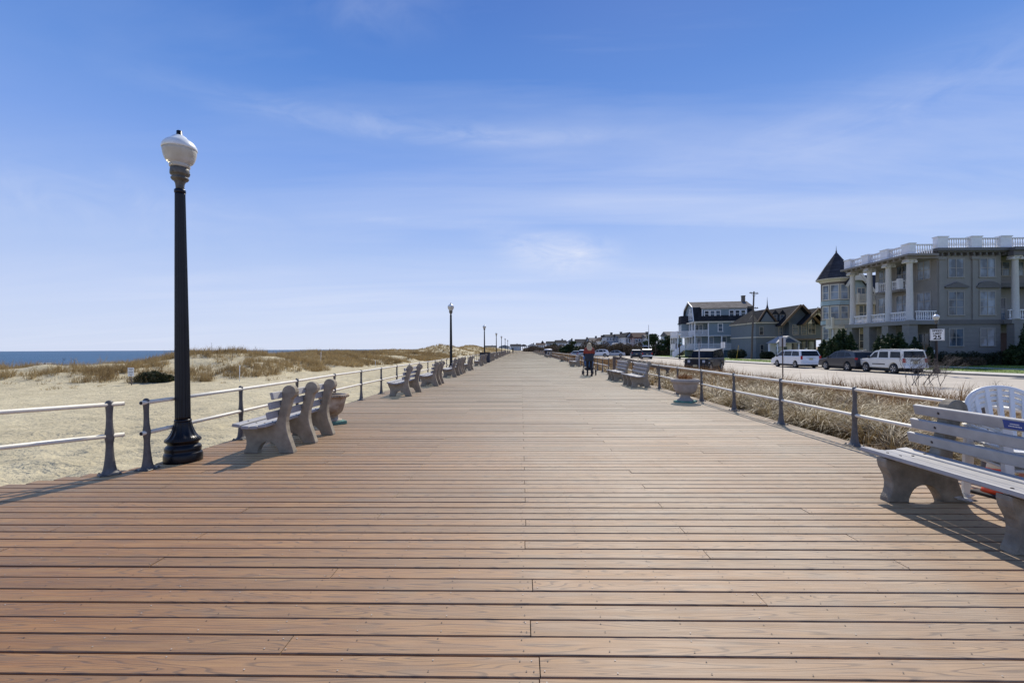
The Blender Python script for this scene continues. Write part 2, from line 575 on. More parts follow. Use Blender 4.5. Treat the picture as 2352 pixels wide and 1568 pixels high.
M['evergreen'] = island_mat('evergreen_leaves', [(0, (.012, .028, .01)), (.6, (.028, .052, .016)), (1, (.065, .085, .025))], .6, .15, .3, .9)
M['beach_leaf'] = island_mat('olive_beach_shrub_leaves', [(0, (.02, .03, .012)), (.5, (.055, .065, .025)), (.8, (.11, .085, .04)), (1, (.2, .13, .07))], .6, .15, .3, 2.5)
M['hedge'] = island_mat('dark_hedge_leaves', [(0, (.012, .022, .012)), (.7, (.03, .042, .02)), (1, (.075, .055, .035))], .6, .1, .3, .7)
M['scrub'] = island_mat('bare_brown_scrub', [(0, (.06, .045, .03)), (.6, (.13, .095, .06)), (1, (.2, .155, .095))], .8, .1, .2, .2)
M['bark'] = simple('dark_bark', (.07, .055, .045), .9, .3, 10)
M['twig'] = simple('grey_brown_twigs', (.115, .095, .085), .8, .3, 8)
M['pole_wood'] = simple('weathered_pole_timber', (.14, .115, .095), .9, .25, 6)
M['rust'] = simple('rusty_brown_steel', (.055, .03, .022), .7, .3, 15)
M['sign_back'] = simple('bare_aluminium_sign', (.42, .42, .43), .45, .1, 5)
M['sign_white'] = simple('white_sign_face', (.78, .78, .76), .45, .05, 5)
M['ink'] = simple('black_sign_lettering', (.015, .015, .016), .5, .1)
M['glass'] = glass_mat('window_glass')
M['glass_pale'] = glass_mat('curtained_window_glass', (.10, .12, .14), .4)
M['car_glass'] = glass_mat('tinted_car_glass', (.012, .014, .016), .2, .08)
M['car_glass'].node_tree.nodes['Principled BSDF'].inputs['Specular IOR Level'].default_value = .25
M['chrome'] = simple('wheel_alloy', (.45, .45, .46), .35, .1, metal=.7)
M['red_lens'] = simple('red_lamp_lens', (.42, .01, .015), .2, .1)
M['clear_lens'] = simple('clear_lamp_lens', (.55, .56, .58), .15, .1)
M['plate'] = simple('pale_yellow_plate', (.55, .5, .3), .5, .05)


def paint(name, c, rough=.3):
    m = simple(name, c, rough, .04, 3, spec=.5)
    bs = m.node_tree.nodes['Principled BSDF']
    bs.inputs['Coat Weight'].default_value = .4
    bs.inputs['Coat Roughness'].default_value = .06
    return m
# ================================================================== camera, sun, sky
cam_d = bpy.data.cameras.new('camera'); cam = bpy.data.objects.new('camera', cam_d); COL.objects.link(cam)
cam_d.sensor_width = 36; cam_d.lens = 36 * FPX / 2352
cam_d.shift_y = 16 / 2352
cam_d.clip_start = .05; cam_d.clip_end = 30000
cam.matrix_world = Matrix.Translation((0, 0, H_EYE)) @ Matrix.Rotation(YAW, 4, 'Z') @ Matrix.Rotation(PI / 2, 4, 'X') @ Matrix.Rotation(-ROLL, 4, 'Z')
SC.camera = cam

SUN_AZ, SUN_EL = rad(18), rad(46)     # azimuth measured from the boardwalk axis (+Y) towards +X
sdir = Vector((math.sin(SUN_AZ) * math.cos(SUN_EL), math.cos(SUN_AZ) * math.cos(SUN_EL), math.sin(SUN_EL)))
sl = bpy.data.lights.new('sun', 'SUN'); so = bpy.data.objects.new('sun', sl); COL.objects.link(so)
sl.energy = 4.6; sl.angle = rad(.53); sl.color = (1, .93, .81)
so.rotation_euler = sdir.to_track_quat('Z', 'Y').to_euler()
so.location = (20, -20, 40)


def build_world():
    w = bpy.data.worlds.new('World'); SC.world = w
    w.use_nodes = True
    nt = w.node_tree
    bg = nt.nodes['Background']
    sky = nd(nt, 'ShaderNodeTexSky', sky_type='NISHITA')
    sky.sun_disc = False
    sky.sun_elevation = SUN_EL; sky.sun_rotation = SUN_AZ
    sky.altitude = 5; sky.air_density = 1.0; sky.dust_density = .4; sky.ozone_density = 2.5
    tc = nd(nt, 'ShaderNodeTexCoord')
    D = tc.outputs['Generated']
    sp = nd(nt, 'ShaderNodeSeparateXYZ'); nt.links.new(D, sp.inputs[0])
    # deep polarised blue overhead fading to a pale horizon
    el = ramp(nt, [(0.0, (6.6, 7.4, 9.5)), (.09, (5.75, 6.75, 9.5)), (.18, (4.3, 5.7, 9.2)), (.27, (3.05, 4.65, 8.9)), (.35, (2.15, 3.8, 8.4)), (.42, (1.5, 3.15, 7.7)), (.49, (1.0, 2.55, 7.0)), (.60, (.65, 1.9, 6.0)), (.8, (.5, 1.45, 4.6)), (1.0, (.5, 1.35, 4.0))])
    el.color_ramp.interpolation = 'LINEAR'
    nt.links.new(sp.outputs[2], el.inputs[0])
    c = mix(nt, .9, sky.outputs[0], el.outputs[0])
    # thin cirrus on a high flat layer
    zz = nd(nt, 'ShaderNodeMath', operation='MAXIMUM'); zz.inputs[1].default_value = 0.0
    nt.links.new(sp.outputs[2], zz.inputs[0])
    za = nd(nt, 'ShaderNodeMath', operation='ADD'); za.inputs[1].default_value = .10; nt.links.new(zz.outputs[0], za.inputs[0])
    px = nd(nt, 'ShaderNodeMath', operation='DIVIDE'); py = nd(nt, 'ShaderNodeMath', operation='DIVIDE')
    for n, k in ((px, 0), (py, 1)):
        nt.links.new(sp.outputs[k], n.inputs[0]); nt.links.new(za.outputs[0], n.inputs[1])
    cb = nd(nt, 'ShaderNodeCombineXYZ'); nt.links.new(px.outputs[0], cb.inputs[0]); nt.links.new(py.outputs[0], cb.inputs[1])
    mp = nd(nt, 'ShaderNodeMapping'); mp.inputs['Rotation'].default_value = (0, 0, rad(-28)); mp.inputs['Scale'].default_value = (.55, 2.6, 1)
    nt.links.new(cb.outputs[0], mp.inputs[0])
    f1 = noise(nt, mp.outputs[0], .55, 7, .55, .6)
    mp2 = nd(nt, 'ShaderNodeMapping'); mp2.inputs['Location'].default_value = (3.3, 1.7, 0); mp2.inputs['Scale'].default_value = (.5, .6, 1)
    nt.links.new(cb.outputs[0], mp2.inputs[0])
    f2 = noise(nt, mp2.outputs[0], .5, 3, .5)
    r1 = ramp(nt, [(.42, 0.0), (.80, 1.0)]); nt.links.new(f1, r1.inputs[0])
    r2 = ramp(nt, [(.36, .12), (.62, 1.0)]); nt.links.new(f2, r2.inputs[0])
    m1 = nd(nt, 'ShaderNodeMath', operation='MULTIPLY'); nt.links.new(r1.outputs[0], m1.inputs[0]); nt.links.new(r2.outputs[0], m1.inputs[1])
    m1s = nd(nt, 'ShaderNodeMath', operation='MULTIPLY'); m1s.inputs[1].default_value = .6; nt.links.new(m1.outputs[0], m1s.inputs[0])
    total = m1s.outputs[0]
    # a few brighter tufts where the photograph has them
    for (ax, ay, az, sxx, szz, amp) in CLOUDS:
        d0 = Vector((ax, ay, az)).normalized()
        sub = nd(nt, 'ShaderNodeVectorMath', operation='SUBTRACT'); sub.inputs[1].default_value = d0; nt.links.new(D, sub.inputs[0])
        sc = nd(nt, 'ShaderNodeVectorMath', operation='MULTIPLY'); sc.inputs[1].default_value = (1 / sxx, 1 / sxx, 1 / szz); nt.links.new(sub.outputs[0], sc.inputs[0])
        ln = nd(nt, 'ShaderNodeVectorMath', operation='LENGTH'); nt.links.new(sc.outputs[0], ln.inputs[0])
        fall = nd(nt, 'ShaderNodeMapRange', interpolation_type='SMOOTHSTEP'); fall.inputs[1].default_value = 0; fall.inputs[2].default_value = 1; fall.inputs[3].default_value = 1; fall.inputs[4].default_value = 0
        nt.links.new(ln.outputs['Value'], fall.inputs[0])
        nmp = nd(nt, 'ShaderNodeMapping'); nmp.inputs['Scale'].default_value = (7, 7, 22) if szz < .065 else (11, 11, 17); nmp.inputs['Rotation'].default_value = (0, rad(6), 0); nt.links.new(D, nmp.inputs[0])
        nn = noise(nt, nmp.outputs[0], 1.0, 7, .62, .9)
        nr = ramp(nt, [(.30, 0.0), (.78, 1.0)]); nt.links.new(nn, nr.inputs[0])
        mm = nd(nt, 'ShaderNodeMath', operation='MULTIPLY'); nt.links.new(fall.outputs[0], mm.inputs[0]); nt.links.new(nr.outputs[0], mm.inputs[1])
        ma = nd(nt, 'ShaderNodeMath', operation='MULTIPLY_ADD'); ma.inputs[1].default_value = amp
        nt.links.new(mm.outputs[0], ma.inputs[0]); nt.links.new(total, ma.inputs[2]); total = ma.outputs[0]
    cl = nd(nt, 'ShaderNodeClamp'); nt.links.new(total, cl.inputs[0])
    c = mix(nt, cl.outputs[0], c, (7.6, 8.1, 9.6))
    nt.links.new(c, bg.inputs[0])
    bg.inputs['Strength'].default_value = .1


def skydir(px, py):
    X, Z = at(px, 1.0, py)
    return X, 1.0, Z - H_EYE


CLOUDS = [(*skydir(1290, 585), .17, .06, 1.1), (*skydir(1190, 545), .14, .03, 0.31), (*skydir(850, 10), .2, .07, 0.14), (*skydir(880, 505), .07, .01, 0.19), (*skydir(430, 640), .3, .06, 0.15),
          (*skydir(850, 285), .5, .035, 0.28), (*skydir(1180, 320), .38, .022, 0.25), (*skydir(1950, 300), .45, .06, 0.19), (*skydir(2260, 130), .35, .06, 0.15), (*skydir(220, 470), .45, .09, 0.22), (*skydir(1050, 515), .22, .02, 0.25), (*skydir(1750, 500), .35, .035, 0.15), (*skydir(1900, 640), .4, .03, 0.19)]
build_world()
SC.view_settings.view_transform = 'Standard'; SC.view_settings.look = 'None'
SC.view_settings.exposure = 0; SC.view_settings.gamma = 1
SC.cycles.max_bounces = 8
SC.cycles.use_denoising = True

# ================================================================== ground, beach, sea


def vnoise(x, y, seed=0):
    """smooth value noise, arrays"""
    xi, yi = np.floor(x).astype(int), np.floor(y).astype(int)
    xf, yf = x - xi, y - yi
    u, v = xf * xf * (3 - 2 * xf), yf * yf * (3 - 2 * yf)

    def h(a, b):
        n = (a * 374761393 + b * 668265263 + seed * 974711) & 0x7fffffff
        n = ((n ^ (n >> 13)) * 1274126177) & 0x7fffffff
        return ((n ^ (n >> 16)) & 0xffff) / 65535.0
    return (h(xi, yi) * (1 - u) + h(xi + 1, yi) * u) * (1 - v) + (h(xi, yi + 1) * (1 - u) + h(xi + 1, yi + 1) * u) * v


def fbm(x, y, s, o=4, seed=0):
    t = 0; a = .5; f = 1 / s
    for i in range(o):
        t = t + a * vnoise(x * f, y * f, seed + i); a *= .5; f *= 2.03
    return t


HILLS = [(-30, 31.5, 5.5, 4.5, 1.0), (-35, 28, 5, 4, .22), (-27.0, 27.5, 4, 3, .45), (-21.5, 33.5, 4.5, 6, .85), (-19.5, 46, 4, 9, .5), (-25, 39.5, 6.2, 7, 1.75), (-23, 53, 6.2, 8.5, 1.5), (-21, 67, 6, 10, 1.4), (-18.5, 83, 5.5, 9, 1.3),
         (-19, 110, 7, 14, 2.7), (-15, 140, 6, 22, 2.6), (-20, 185, 8, 30, 3.0), (-16, 250, 8, 45, 2.6), (-18, 350, 10, 60, 2.6), (-34, 70, 8, 40, 1.2), (-34, 130, 9, 60, 1.5)]


def dune(x, y):
    t = np.zeros_like(x)
    for cx, cy, sx, sy, h in HILLS:
        g = h * np.exp(-((x - cx) / sx) ** 2 - ((y - cy) / sy) ** 2)
        t = np.sqrt(t * t + g * g)
    return t


def beach_z(x, y):
    x = np.asarray(x, float); y = np.asarray(y, float)
    d = dune(x, y)
    base = -.62 - np.clip((-x - 34) / 72, 0, 1.4) * 2.6
    m = np.clip(d / .5, 0, 1)
    rough = (fbm(x, y, 3.2, 4, 3) - .47) * 1.0 * m + (fbm(x, y, 1.1, 3, 9) - .45) * .10 + (fbm(x, y, .55, 2, 21) - .38) * .26 * np.clip((14 + x) / 4, .3, 1) * np.clip((-x - 4.4) / 1.0, 0, 1)
    edge = np.clip((-x - 4.4) / 1.5, 0, 1)
    return base + d + rough * edge - .06 * (1 - edge)


def axis(parts):
    out = []
    for a, b, st in parts:
        out += list(np.arange(a, b, st))
    return np.array(out)


def sheet(name, xs, ys, zf, mat, kind='structure'):
    X, Y = np.meshgrid(xs, ys)
    Z = zf(X, Y)
    V = np.stack([X, Y, Z], -1).reshape(-1, 3)
    nx, ny = len(xs), len(ys)
    i = np.arange(nx - 1)[None, :] + np.arange(ny - 1)[:, None] * nx
    Q = np.stack([i, i + 1, i + 1 + nx, i + nx], -1).reshape(-1, 4)
    o = link(name, mesh_arrays(name, V, Q, True), mat)
    return tag(o, kind=kind)


bx = axis([(-140, -60, 4), (-60, -40, 1.2), (-40, -12, .3), (-12, -3.0, .11), (-3.0, 0.3, 1.2)])
by = axis([(-20, 3, 1.2), (3, 16, .11), (16, 50, .3), (50, 120, .8), (120, 300, 3), (300, 900, 20)])
sheet('beach', bx, by, beach_z, M['sand'])


def sea_z(X, Y):
    return np.full_like(X, -3.15)


sea = sheet('sea', axis([(-9000, -1000, 800), (-1000, -85, 30)]), axis([(-600, 1200, 40), (1200, 9001, 600)]), sea_z, M['sea'])
fm = MB()
for k, (x0, wv) in enumerate(((-108.5, .9), (-112, .5), (-119, .35))):
    pts = [(x0 + 1.3 * math.sin(y * .11 + k) + .7 * math.sin(y * .37 + 2 * k), y) for y in np.arange(60, 200, 1.5)]
    for (xa, ya), (xb, yb) in zip(pts, pts[1:]):
        if (k == 0) or (math.sin(ya * .09 + k * 2) > -.2):
            wa = wv * (.6 + .5 * math.sin(ya * .5)); wb = wv * (.6 + .5 * math.sin(yb * .5))
            fm.add([(xa - wa, ya, -3.13), (xa + wa, ya, -3.13), (xb + wb, yb, -3.13), (xb - wb, yb, -3.13)], [(0, 1, 2, 3)])
tag(fm.build('surf_foam', M['foam']), kind='stuff')


# right-hand side --------------------------------------------------
ZR = -.60
ZL = -.445          # lawn level at the houses
STREET = 1.08
KERB = [(x_ * STREET, y_ * STREET) for x_, y_ in [(36.0, 4.0), (33.0, 14), (31.0, 21), (28.9, 29), (27.7, 34.5), (26.5, 44), (25.6, 56), (25.0, 75), (24.6, 110), (24.6, 400)]]
NEAR = [(x_ * STREET, y_ * STREET) for x_, y_ in [(16.5, 2.0), (14.5, 10), (13.4, 20), (13.0, 30), (13.0, 60), (12.6, 110), (12.6, 400)]]


def interp(poly, y):
    return float(np.interp(y, [p[1] for p in poly], [p[0] for p in poly]))


def ground_z(X, Y):
    n = np.interp(Y, [p[1] for p in NEAR], [p[0] for p in NEAR])
    t = np.clip((X - 4.9) / np.maximum(n - 5.5, 1), 0, 1)
    z = -.22 - .43 * t
    veg = np.clip((n - X) / 1.0, 0, 1) * np.clip((X - 4.95) / .6, 0, 1)
    z = z + veg * (fbm(X, Y, 1.6, 4, 5) - .4) * .35
    return z


sheet('ground', axis([(3.0, 16, .25), (16, 40, 2), (40, 200, 20), (200, 6000, 600)]), axis([(-30, 1, 3), (1, 25, .3), (25, 70, .8), (70, 200, 4), (200, 1000, 50), (1000, 9001, 800)]), ground_z, M['ground'])


def strip(name, left, right, ys, z, mat, kind='structure'):
    mb = MB()
    for a, b in zip(ys, ys[1:]):
        mb.add([(left(a), a, z), (right(a), a, z), (right(b), b, z), (left(b), b, z)], [(0, 1, 2, 3)])
    return tag(mb.build(name, mat), kind=kind)


YS = [4, 8, 12, 16, 20, 24, 28, 31, 34.5, 38, 44, 50, 56, 65, 75, 90, 110, 150, 220, 400]
K = lambda y: interp(KERB, y)
strip('road', lambda y: interp(NEAR, y), K, YS, ZR, M['road'])
mb = MB()
for a, b in zip(YS, YS[1:]):
    for (ya, yb) in ((a, b),):
        vs = []
        for (o, z) in ((0, ZR - .02), (0, ZR + .12), (.16, ZR + .12), (.16, ZR - .02)):
            vs += [(K(ya) + o, ya, z), (K(yb) + o, yb, z)]
        mb.add(vs, [(0, 1, 3, 2), (2, 3, 5, 4), (4, 5, 7, 6)])
tag(mb.build('kerb', M['kerb']), kind='structure')
strip('pavement', lambda y: K(y) + .16, lambda y: K(y) + 2.9, YS, ZR + .115, M['pave'])
mb = MB()
for a, b_ in zip(YS, YS[1:]):
    vs = []
    for (o, z) in ((2.9, ZR + .105), (8.0, ZL), (60, ZL)):
        vs += [(K(a) + o, a, z), (K(b_) + o, b_, z)]
    mb.add(vs, [(0, 1, 3, 2), (2, 3, 5, 4)])
tag(mb.build('lawn', M['lawn_soil']), kind='structure')
strip('garden_path', lambda y: K(y) + 8.1, lambda y: K(y) + 9.4, YS[7:], ZL + .012, M['pave'])
# driveway dip of grey asphalt in front of the near pavement
mb = MB(); mb.add([(29.8, 29.2, ZR + .006), (31.4, 30.2, ZR + .006), (34.7, 17.8, ZR + .006), (31.2, 17.8, ZR + .006)], [(0, 1, 2, 3)])
tag(mb.build('driveway_apron', M['asphalt']), kind='structure')
mb = MB()
for k in range(9):
    y0 = 24 + k * 2.9
    mb.add([(14.5, y0, ZR + .004), (18.6, y0 + 3.2, ZR + .004), (18.6, y0 + 3.33, ZR + .004), (14.5, y0 + .13, ZR + .004)], [(0, 1, 2, 3)])
tag(mb.build('parking_bay_markings', M['line']), kind='structure')

# lawn and verge grass that can be seen as blades
def region(n, x0, x1, y0, y1):
    return RNG.uniform(x0, x1, n), RNG.uniform(y0, y1, n)


gx, gy = region(18000, 28, 50, 31, 105)
kk = np.interp(gy, [p[1] for p in KERB], [p[0] for p in KERB])
ok = (gx > kk + 2.95) & ((gx < kk + 8.0) | (gx > kk + 9.5)) & (gx < kk + 16)
P = np.stack([gx, gy, ZR + .1 + (ZL - ZR - .105) * np.clip((gx - kk - 2.9) / 5.1, 0, 1)], 1)[ok]
tag(blades('lawn_grass', P, RNG.uniform(.06, .13, len(P)), RNG.uniform(.03, .06, len(P)), RNG.uniform(0, 2 * PI, len(P)), RNG.uniform(.1, .6, len(P)), 2, M['lawn_grass']), kind='stuff')

# dry grass between boardwalk and road
def near_edge(y):
    return np.interp(y, [p[1] for p in NEAR], [p[0] for p in NEAR])


def straw_patch(name, n, x0, y0, y1, hmin, hmax, wmin, wmax, segs, bend, clump=1.2, margin=.2, thr=.36):
    gy = RNG.uniform(y0, y1, n); gx = x0 + (near_edge(gy) + margin - x0) * RNG.uniform(0, 1, n)
    d = fbm(gx, gy, clump, 3, 33)
    keep = d + RNG.uniform(-.12, .12, n) > thr
    gx, gy, d = gx[keep], gy[keep], d[keep]
    z = ground_z(gx, gy) - .02
    h = RNG.uniform(hmin, hmax, len(gx)) * (.65 + .9 * fbm(gx, gy, 2.6, 2, 55))
    az = 2 * PI * fbm(gx, gy, 1.3, 2, 71) * 2 + RNG.normal(0, .5, len(gx))
    bd = np.clip(RNG.uniform(bend[0], bend[1], len(gx)), 0, .95)
    return tag(blades(name, np.stack([gx, gy, z], 1), h, RNG.uniform(wmin, wmax, len(gx)), az, bd, segs, M['straw']), kind='stuff')


straw_patch('dry_grass', 34000, 5.0, 2.5, 13, .3, .85, .007, .018, 6, (.35, .98), thr=.52, clump=1.3)
straw_patch('dry_grass', 22000, 5.0, 13, 28, .3, .85, .010, .022, 4, (.2, .9), thr=.49, clump=1.2)
straw_patch('dry_grass', 15000, 5.0, 28, 70, .4, .8, .02, .04, 3, (.1, .7), thr=.30)
straw_patch('dry_grass', 9000, 5.0, 70, 230, .5, .9, .05, .10, 2, (.1, .6), thr=.34)
def clumps(name, n, x0, x1, y0, y1, per, hmin, hmax, w):
    cx, cy = region(n, x0, x1, y0, y1)
    k = n * per
    a0 = np.repeat(RNG.uniform(0, 2 * PI, n), per) + RNG.normal(0, .9, k)
    r0 = np.abs(RNG.normal(0, .10, k))
    gx = np.repeat(cx, per) + r0 * np.cos(a0); gy = np.repeat(cy, per) + r0 * np.sin(a0)
    h = np.repeat(RNG.uniform(hmin, hmax, n), per) * RNG.uniform(.6, 1.15, k)
    return tag(blades(name, np.stack([gx, gy, ground_z(gx, gy) - .02], 1), h, RNG.uniform(w * .6, w * 1.4, k), a0, RNG.uniform(.55, 1.0, k), 6, M['straw_pale']), kind='stuff')


clumps('drooping_straw', 210, 5.15, 9.5, 3.5, 13, 120, .6, 1.05, .013)
clumps('drooping_straw', 260, 5.15, 10.5, 13, 30, 70, .55, .95, .018)
# wild tufts of long stems standing out of the mat
cy = RNG.uniform(7, 50, 150); cx = near_edge(cy) - RNG.uniform(.0, 6.5, 150) ** 1.0
k = 150 * 46
gx = np.repeat(cx, 46) + RNG.normal(0, .16, k); gy = np.repeat(cy, 46) + RNG.normal(0, .16, k)
tag(blades('tall_dry_stems', np.stack([gx, gy, ground_z(gx, gy) - .02], 1), np.repeat(RNG.uniform(.6, 1.15, 150), 46) * RNG.uniform(.5, 1.15, k), RNG.uniform(.009, .018, k), np.repeat(RNG.uniform(0, 6.28, 150), 46) + RNG.normal(0, .7, k), RNG.uniform(.1, .7, k), 4, M['feathery']), kind='stuff')
# taller feathery stems that stand up along the road side
ty = RNG.uniform(8, 60, 9500); tx = near_edge(ty) + RNG.uniform(-4.8, .25, 9500)
dk = fbm(tx, ty, 2.2, 3, 91) > .47
tx, ty = tx[dk], ty[dk]
tag(blades('tall_dry_stems', np.stack([tx, ty, ground_z(tx, ty) - .02], 1), RNG.uniform(.55, 1.0, len(tx)), RNG.uniform(.008, .016, len(tx)), RNG.normal(2.6, .5, len(tx)), RNG.uniform(.05, .35, len(tx)), 3, M['feathery']), kind='stuff')

# dune grass on the left
def dune_tufts(name, n, x0, x1, y0, y1, per, hmin, hmax, w, segs, thr):
    cx, cy = region(n, x0, x1, y0, y1)
    d = dune(cx, cy)
    f = fbm(cx, cy, 2.6, 3, 44) * 1.25 - .10
    keep = (d > .25) & (f + np.clip(d, 0, 1.6) * .12 + RNG.uniform(-.06, .06, n) > thr)
    cx, cy = cx[keep], cy[keep]
    k = len(cx)
    sg = np.repeat(RNG.uniform(.04, .2, k) + w, per)
    gx = np.repeat(cx, per) + RNG.normal(0, 1, k * per) * sg; gy = np.repeat(cy, per) + RNG.normal(0, 1, k * per) * sg
    h = np.repeat(RNG.uniform(hmin, hmax, k), per) * RNG.uniform(.6, 1.1, k * per)
    az = RNG.normal(-.5, .9, k * per)
    return tag(blades(name, np.stack([gx, gy, beach_z(gx, gy) - .03], 1), h, RNG.uniform(w * .6, w * 1.3, k * per), az, RNG.uniform(.15, .75, k * per), segs, M['dune_grass']), kind='stuff')


dune_tufts('dune_grass', 9500, -42, -15, 20, 50, 18, .3, .95, .02, 3, .51)
dune_tufts('dune_grass', 14000, -40, -12, 50, 95, 13, .4, .95, .034, 2, .485)
dune_tufts('dune_grass', 9000, -40, -7, 95, 240, 7, .5, .9, .075, 2, .51)
# small separate tufts scattered over the open foot of the dunes
cx, cy = region(2600, -40, -13, 21, 90)
dd = dune(cx, cy); kp = (dd > .04) & (dd < .75) & (fbm(cx, cy, 5, 2, 77) > .40) & (RNG.uniform(0, 1, 2600) < .42)
cx, cy = cx[kp], cy[kp]; per = 16; k = len(cx)
gx = np.repeat(cx, per) + RNG.normal(0, 1, k * per) * np.repeat(RNG.uniform(.04, .16, k), per); gy = np.repeat(cy, per) + RNG.normal(0, .09, k * per)
tag(blades('dune_grass', np.stack([gx, gy, beach_z(gx, gy) - .03], 1), np.repeat(RNG.uniform(.12, .42, k), per) * RNG.uniform(.6, 1.1, k * per), RNG.uniform(.012, .03, k * per), RNG.uniform(0, 6.28, k * per), RNG.uniform(.2, .9, k * per), 3, M['dune_grass']), kind='stuff')
# scattered dead stalks on the crests
cx, cy = region(700, -40, -18, 24, 80); kp = (dune(cx, cy) > 1.0); cx, cy = cx[kp], cy[kp]
st = MB()
for x, y in list(zip(cx, cy))[:60]:
    z = float(beach_z(x, y)); h = random.uniform(.4, .95)
    lx, ly = random.uniform(-.15, .15), random.uniform(-.1, .1)
    st.tube([(x, y, z - .05), (x + lx * .4, y + ly, z + h * .55), (x + lx, y + ly * 2, z + h)], [.014, .01, .005], 4)
    for q in range(3):
        a = random.uniform(0, 6.28); t = random.uniform(.4, .8)
        st.tube([(x + lx * t, y + ly * t, z + h * t), (x + lx * t + .16 * math.cos(a), y + ly * t + .16 * math.sin(a), z + h * t + .2)], [.008, .004], 3)
tag(st.build('dead_dune_stalks', M['twig']), kind='stuff')

# ================================================================== the boardwalk
PITCH, GAP, Y0B = .1417, .0115, 2.139 - 21 * .1417
XR = 4.86


def left_end(y):
    return -4.52 if y > 5.55 else -4.52 - (5.55 - y) * 1.1


PAT = {-1: [.07], 0: [.075], 1: [-1.12], 2: [.04], 3: [], 4: [1.33], 5: [.06], 6: [-1.18], 7: [-2.42, 2.44], 8: [1.25], 9: [.02]}
dk = MB(); sc_b = MB(); sc_d = MB()
for r in range(2260):
    ya = Y0B + r * PITCH; yb = ya + PITCH - GAP
    row = r - 21 + 1
    j = PAT.get(row)
    if j is None:
        j = [[.03], [-1.2], [-2.42, 2.42], [1.23]][row % 4] if row % 9 else [.03]
    j = list(j) + ([-4.9 + (j[0] if j else 0)] if (j and j[0] > .5) else []) + ([3.66] if (j and j[0] < -1 and len(j) == 1) else [])
    x0, x1 = left_end((ya + yb) / 2) + random.uniform(-.006, .006), XR + random.uniform(-.008, .008)
    cuts = [x0] + sorted(x for x in j if x0 + .3 < x < x1 - .3) + [x1]
    for a, b in zip(cuts, cuts[1:]):
        a2, b2 = a + (.0025 if a != x0 else 0), b - (.0025 if b != x1 else 0)
        dz = random.gauss(0, .0009); tl = random.gauss(0, .0007)
        if row < 170:
            pr = [(ya, -.027), (ya, -.005), (ya + .004, 0), (yb - .004, 0), (yb, -.005), (yb, -.027)]
        else:
            pr = [(ya, -.027), (ya, 0), (yb, 0), (yb, -.027)]
        n = len(pr)
        vs = [(x, y, z + dz + (tl if y > (ya + yb) / 2 else -tl)) for x in (a2, b2) for y, z in pr]
        fs = [(i, i + 1, n + i + 1, n + i) for i in range(n - 1)] + [tuple(range(n))[::-1], tuple(range(n, 2 * n))]
        dk.add(vs, fs)
        if row < 34:
            xs = np.arange(math.ceil(a / .406) * .406, b, .406)
            ends = [a + .03, b - .03]
            for xq in list(xs) + ends:
                for yy in (ya + .028, yb - .028):
                    q = sc_b if random.random() < .4 else sc_d
                    cx_, cy_ = xq + random.gauss(0, .008), yy + random.gauss(0, .004)
                    rr = .0038
                    q.add([(cx_ + rr * math.cos(t * PI / 3), cy_ + rr * math.sin(t * PI / 3), .0032 + dz) for t in range(6)], [tuple(range(6))])
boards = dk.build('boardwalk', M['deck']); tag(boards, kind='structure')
M['screw'] = simple('dull_screw_head', (.36, .33, .29), .6, .3, 40)
sc_b.build('screw_heads', M['screw'], boards)
sc_d.build('screw_holes', M['bolt'], boards)
# dark slab added under the boards as shade in the gaps, with piles
fr = MB()
fr.box(-4.46, XR - .04, 5.7, 318, -.20, -.035)
fr.add([(-4.46, 5.69, -.2), (-9.5, 1.1, -.2), (-9.5, -1, -.2), (4.8, -1, -.2), (4.8, 5.69, -.2), (-4.46, 5.69, -.035), (-9.5, 1.1, -.035), (-9.5, -1, -.035), (4.8, -1, -.035), (4.8, 5.69, -.035)],
       [(5, 6, 7, 8, 9), (0, 1, 6, 5), (3, 4, 9, 8)])
for k in range(120):
    y = 6 + k * 2.6
    fr.box(-4.44, -4.2, y, y + .24, -1.3, -.205); fr.box(4.55, 4.79, y, y + .24, -1.0, -.205)
tag(fr.build('boardwalk_shade_and_piles', M['gap_shade']), kind='structure')

# ================================================================== railings
POST = [(.105, .004), (.105, .018), (.09, .026), (.075, .05), (.062, .11), (.05, .2), (.042, .3), (.042, .35), (.05, .40), (.056, .435), (.05, .475), (.041, .53), (.036, .62), (.037, .70), (.042, .755), (.046, .79), (.044, .815), (.03, .832), (.01, .838)]


def post_mesh():
    b = MB()
    b.lathe(POST, 16, sx=.86, sy=.66)
    b.bbox(-.10, .10, -.085, .085, 0.0005, .012, .004)
    for sx in (-1, 1):
        for sy in (-1, 1):
            b.lathe([(.011, 0), (.011, .02), (.006, .024)], 6, sx * .082, sy * .066, .003)
    return b.mesh('rail_post')


POST_ME = post_mesh(); POST_ME.materials.append(M['iron'])


def railing(label, pts, ends, group=None, overhang=(.15, .15)):
    """pts: post positions (x, y); a rail pair runs through all of them"""
    p0, p1 = Vector((*pts[0], 0)), Vector((*pts[-1], 0))
    root = empty('railing', p0, 0, label, 'railing', group)
    d = (p1 - p0).normalized()
    ang = math.atan2(d.y, d.x)
    for (x, y) in pts:
        o = link('post', POST_ME, None, root)
        o.location = Vector((x, y, 0)) - p0
        o.rotation_euler = (random.gauss(0, .006), random.gauss(0, .006), ang)
    for z in (.79, .435):
        b = MB()
        a, c = -d * overhang[0], (p1 - p0) + d * overhang[1]
        n = max(2, len(pts))
        path = [a + (c - a) * (i / (n - 1)) + Vector((0, 0, z + (random.gauss(0, .004) if 0 < i < n - 1 else 0))) for i in range(n)]
        b.tube(path, .0245, 10)
        # open pipe ends read dark
        for e, s in ((path[0], -1), (path[-1], 1)):
            b.tube([e + d * s * .001, e + d * s * .0025], .019, 10, mi=1)
        b.build('rail', [M['rail'], M['rubber']], root)
    return root


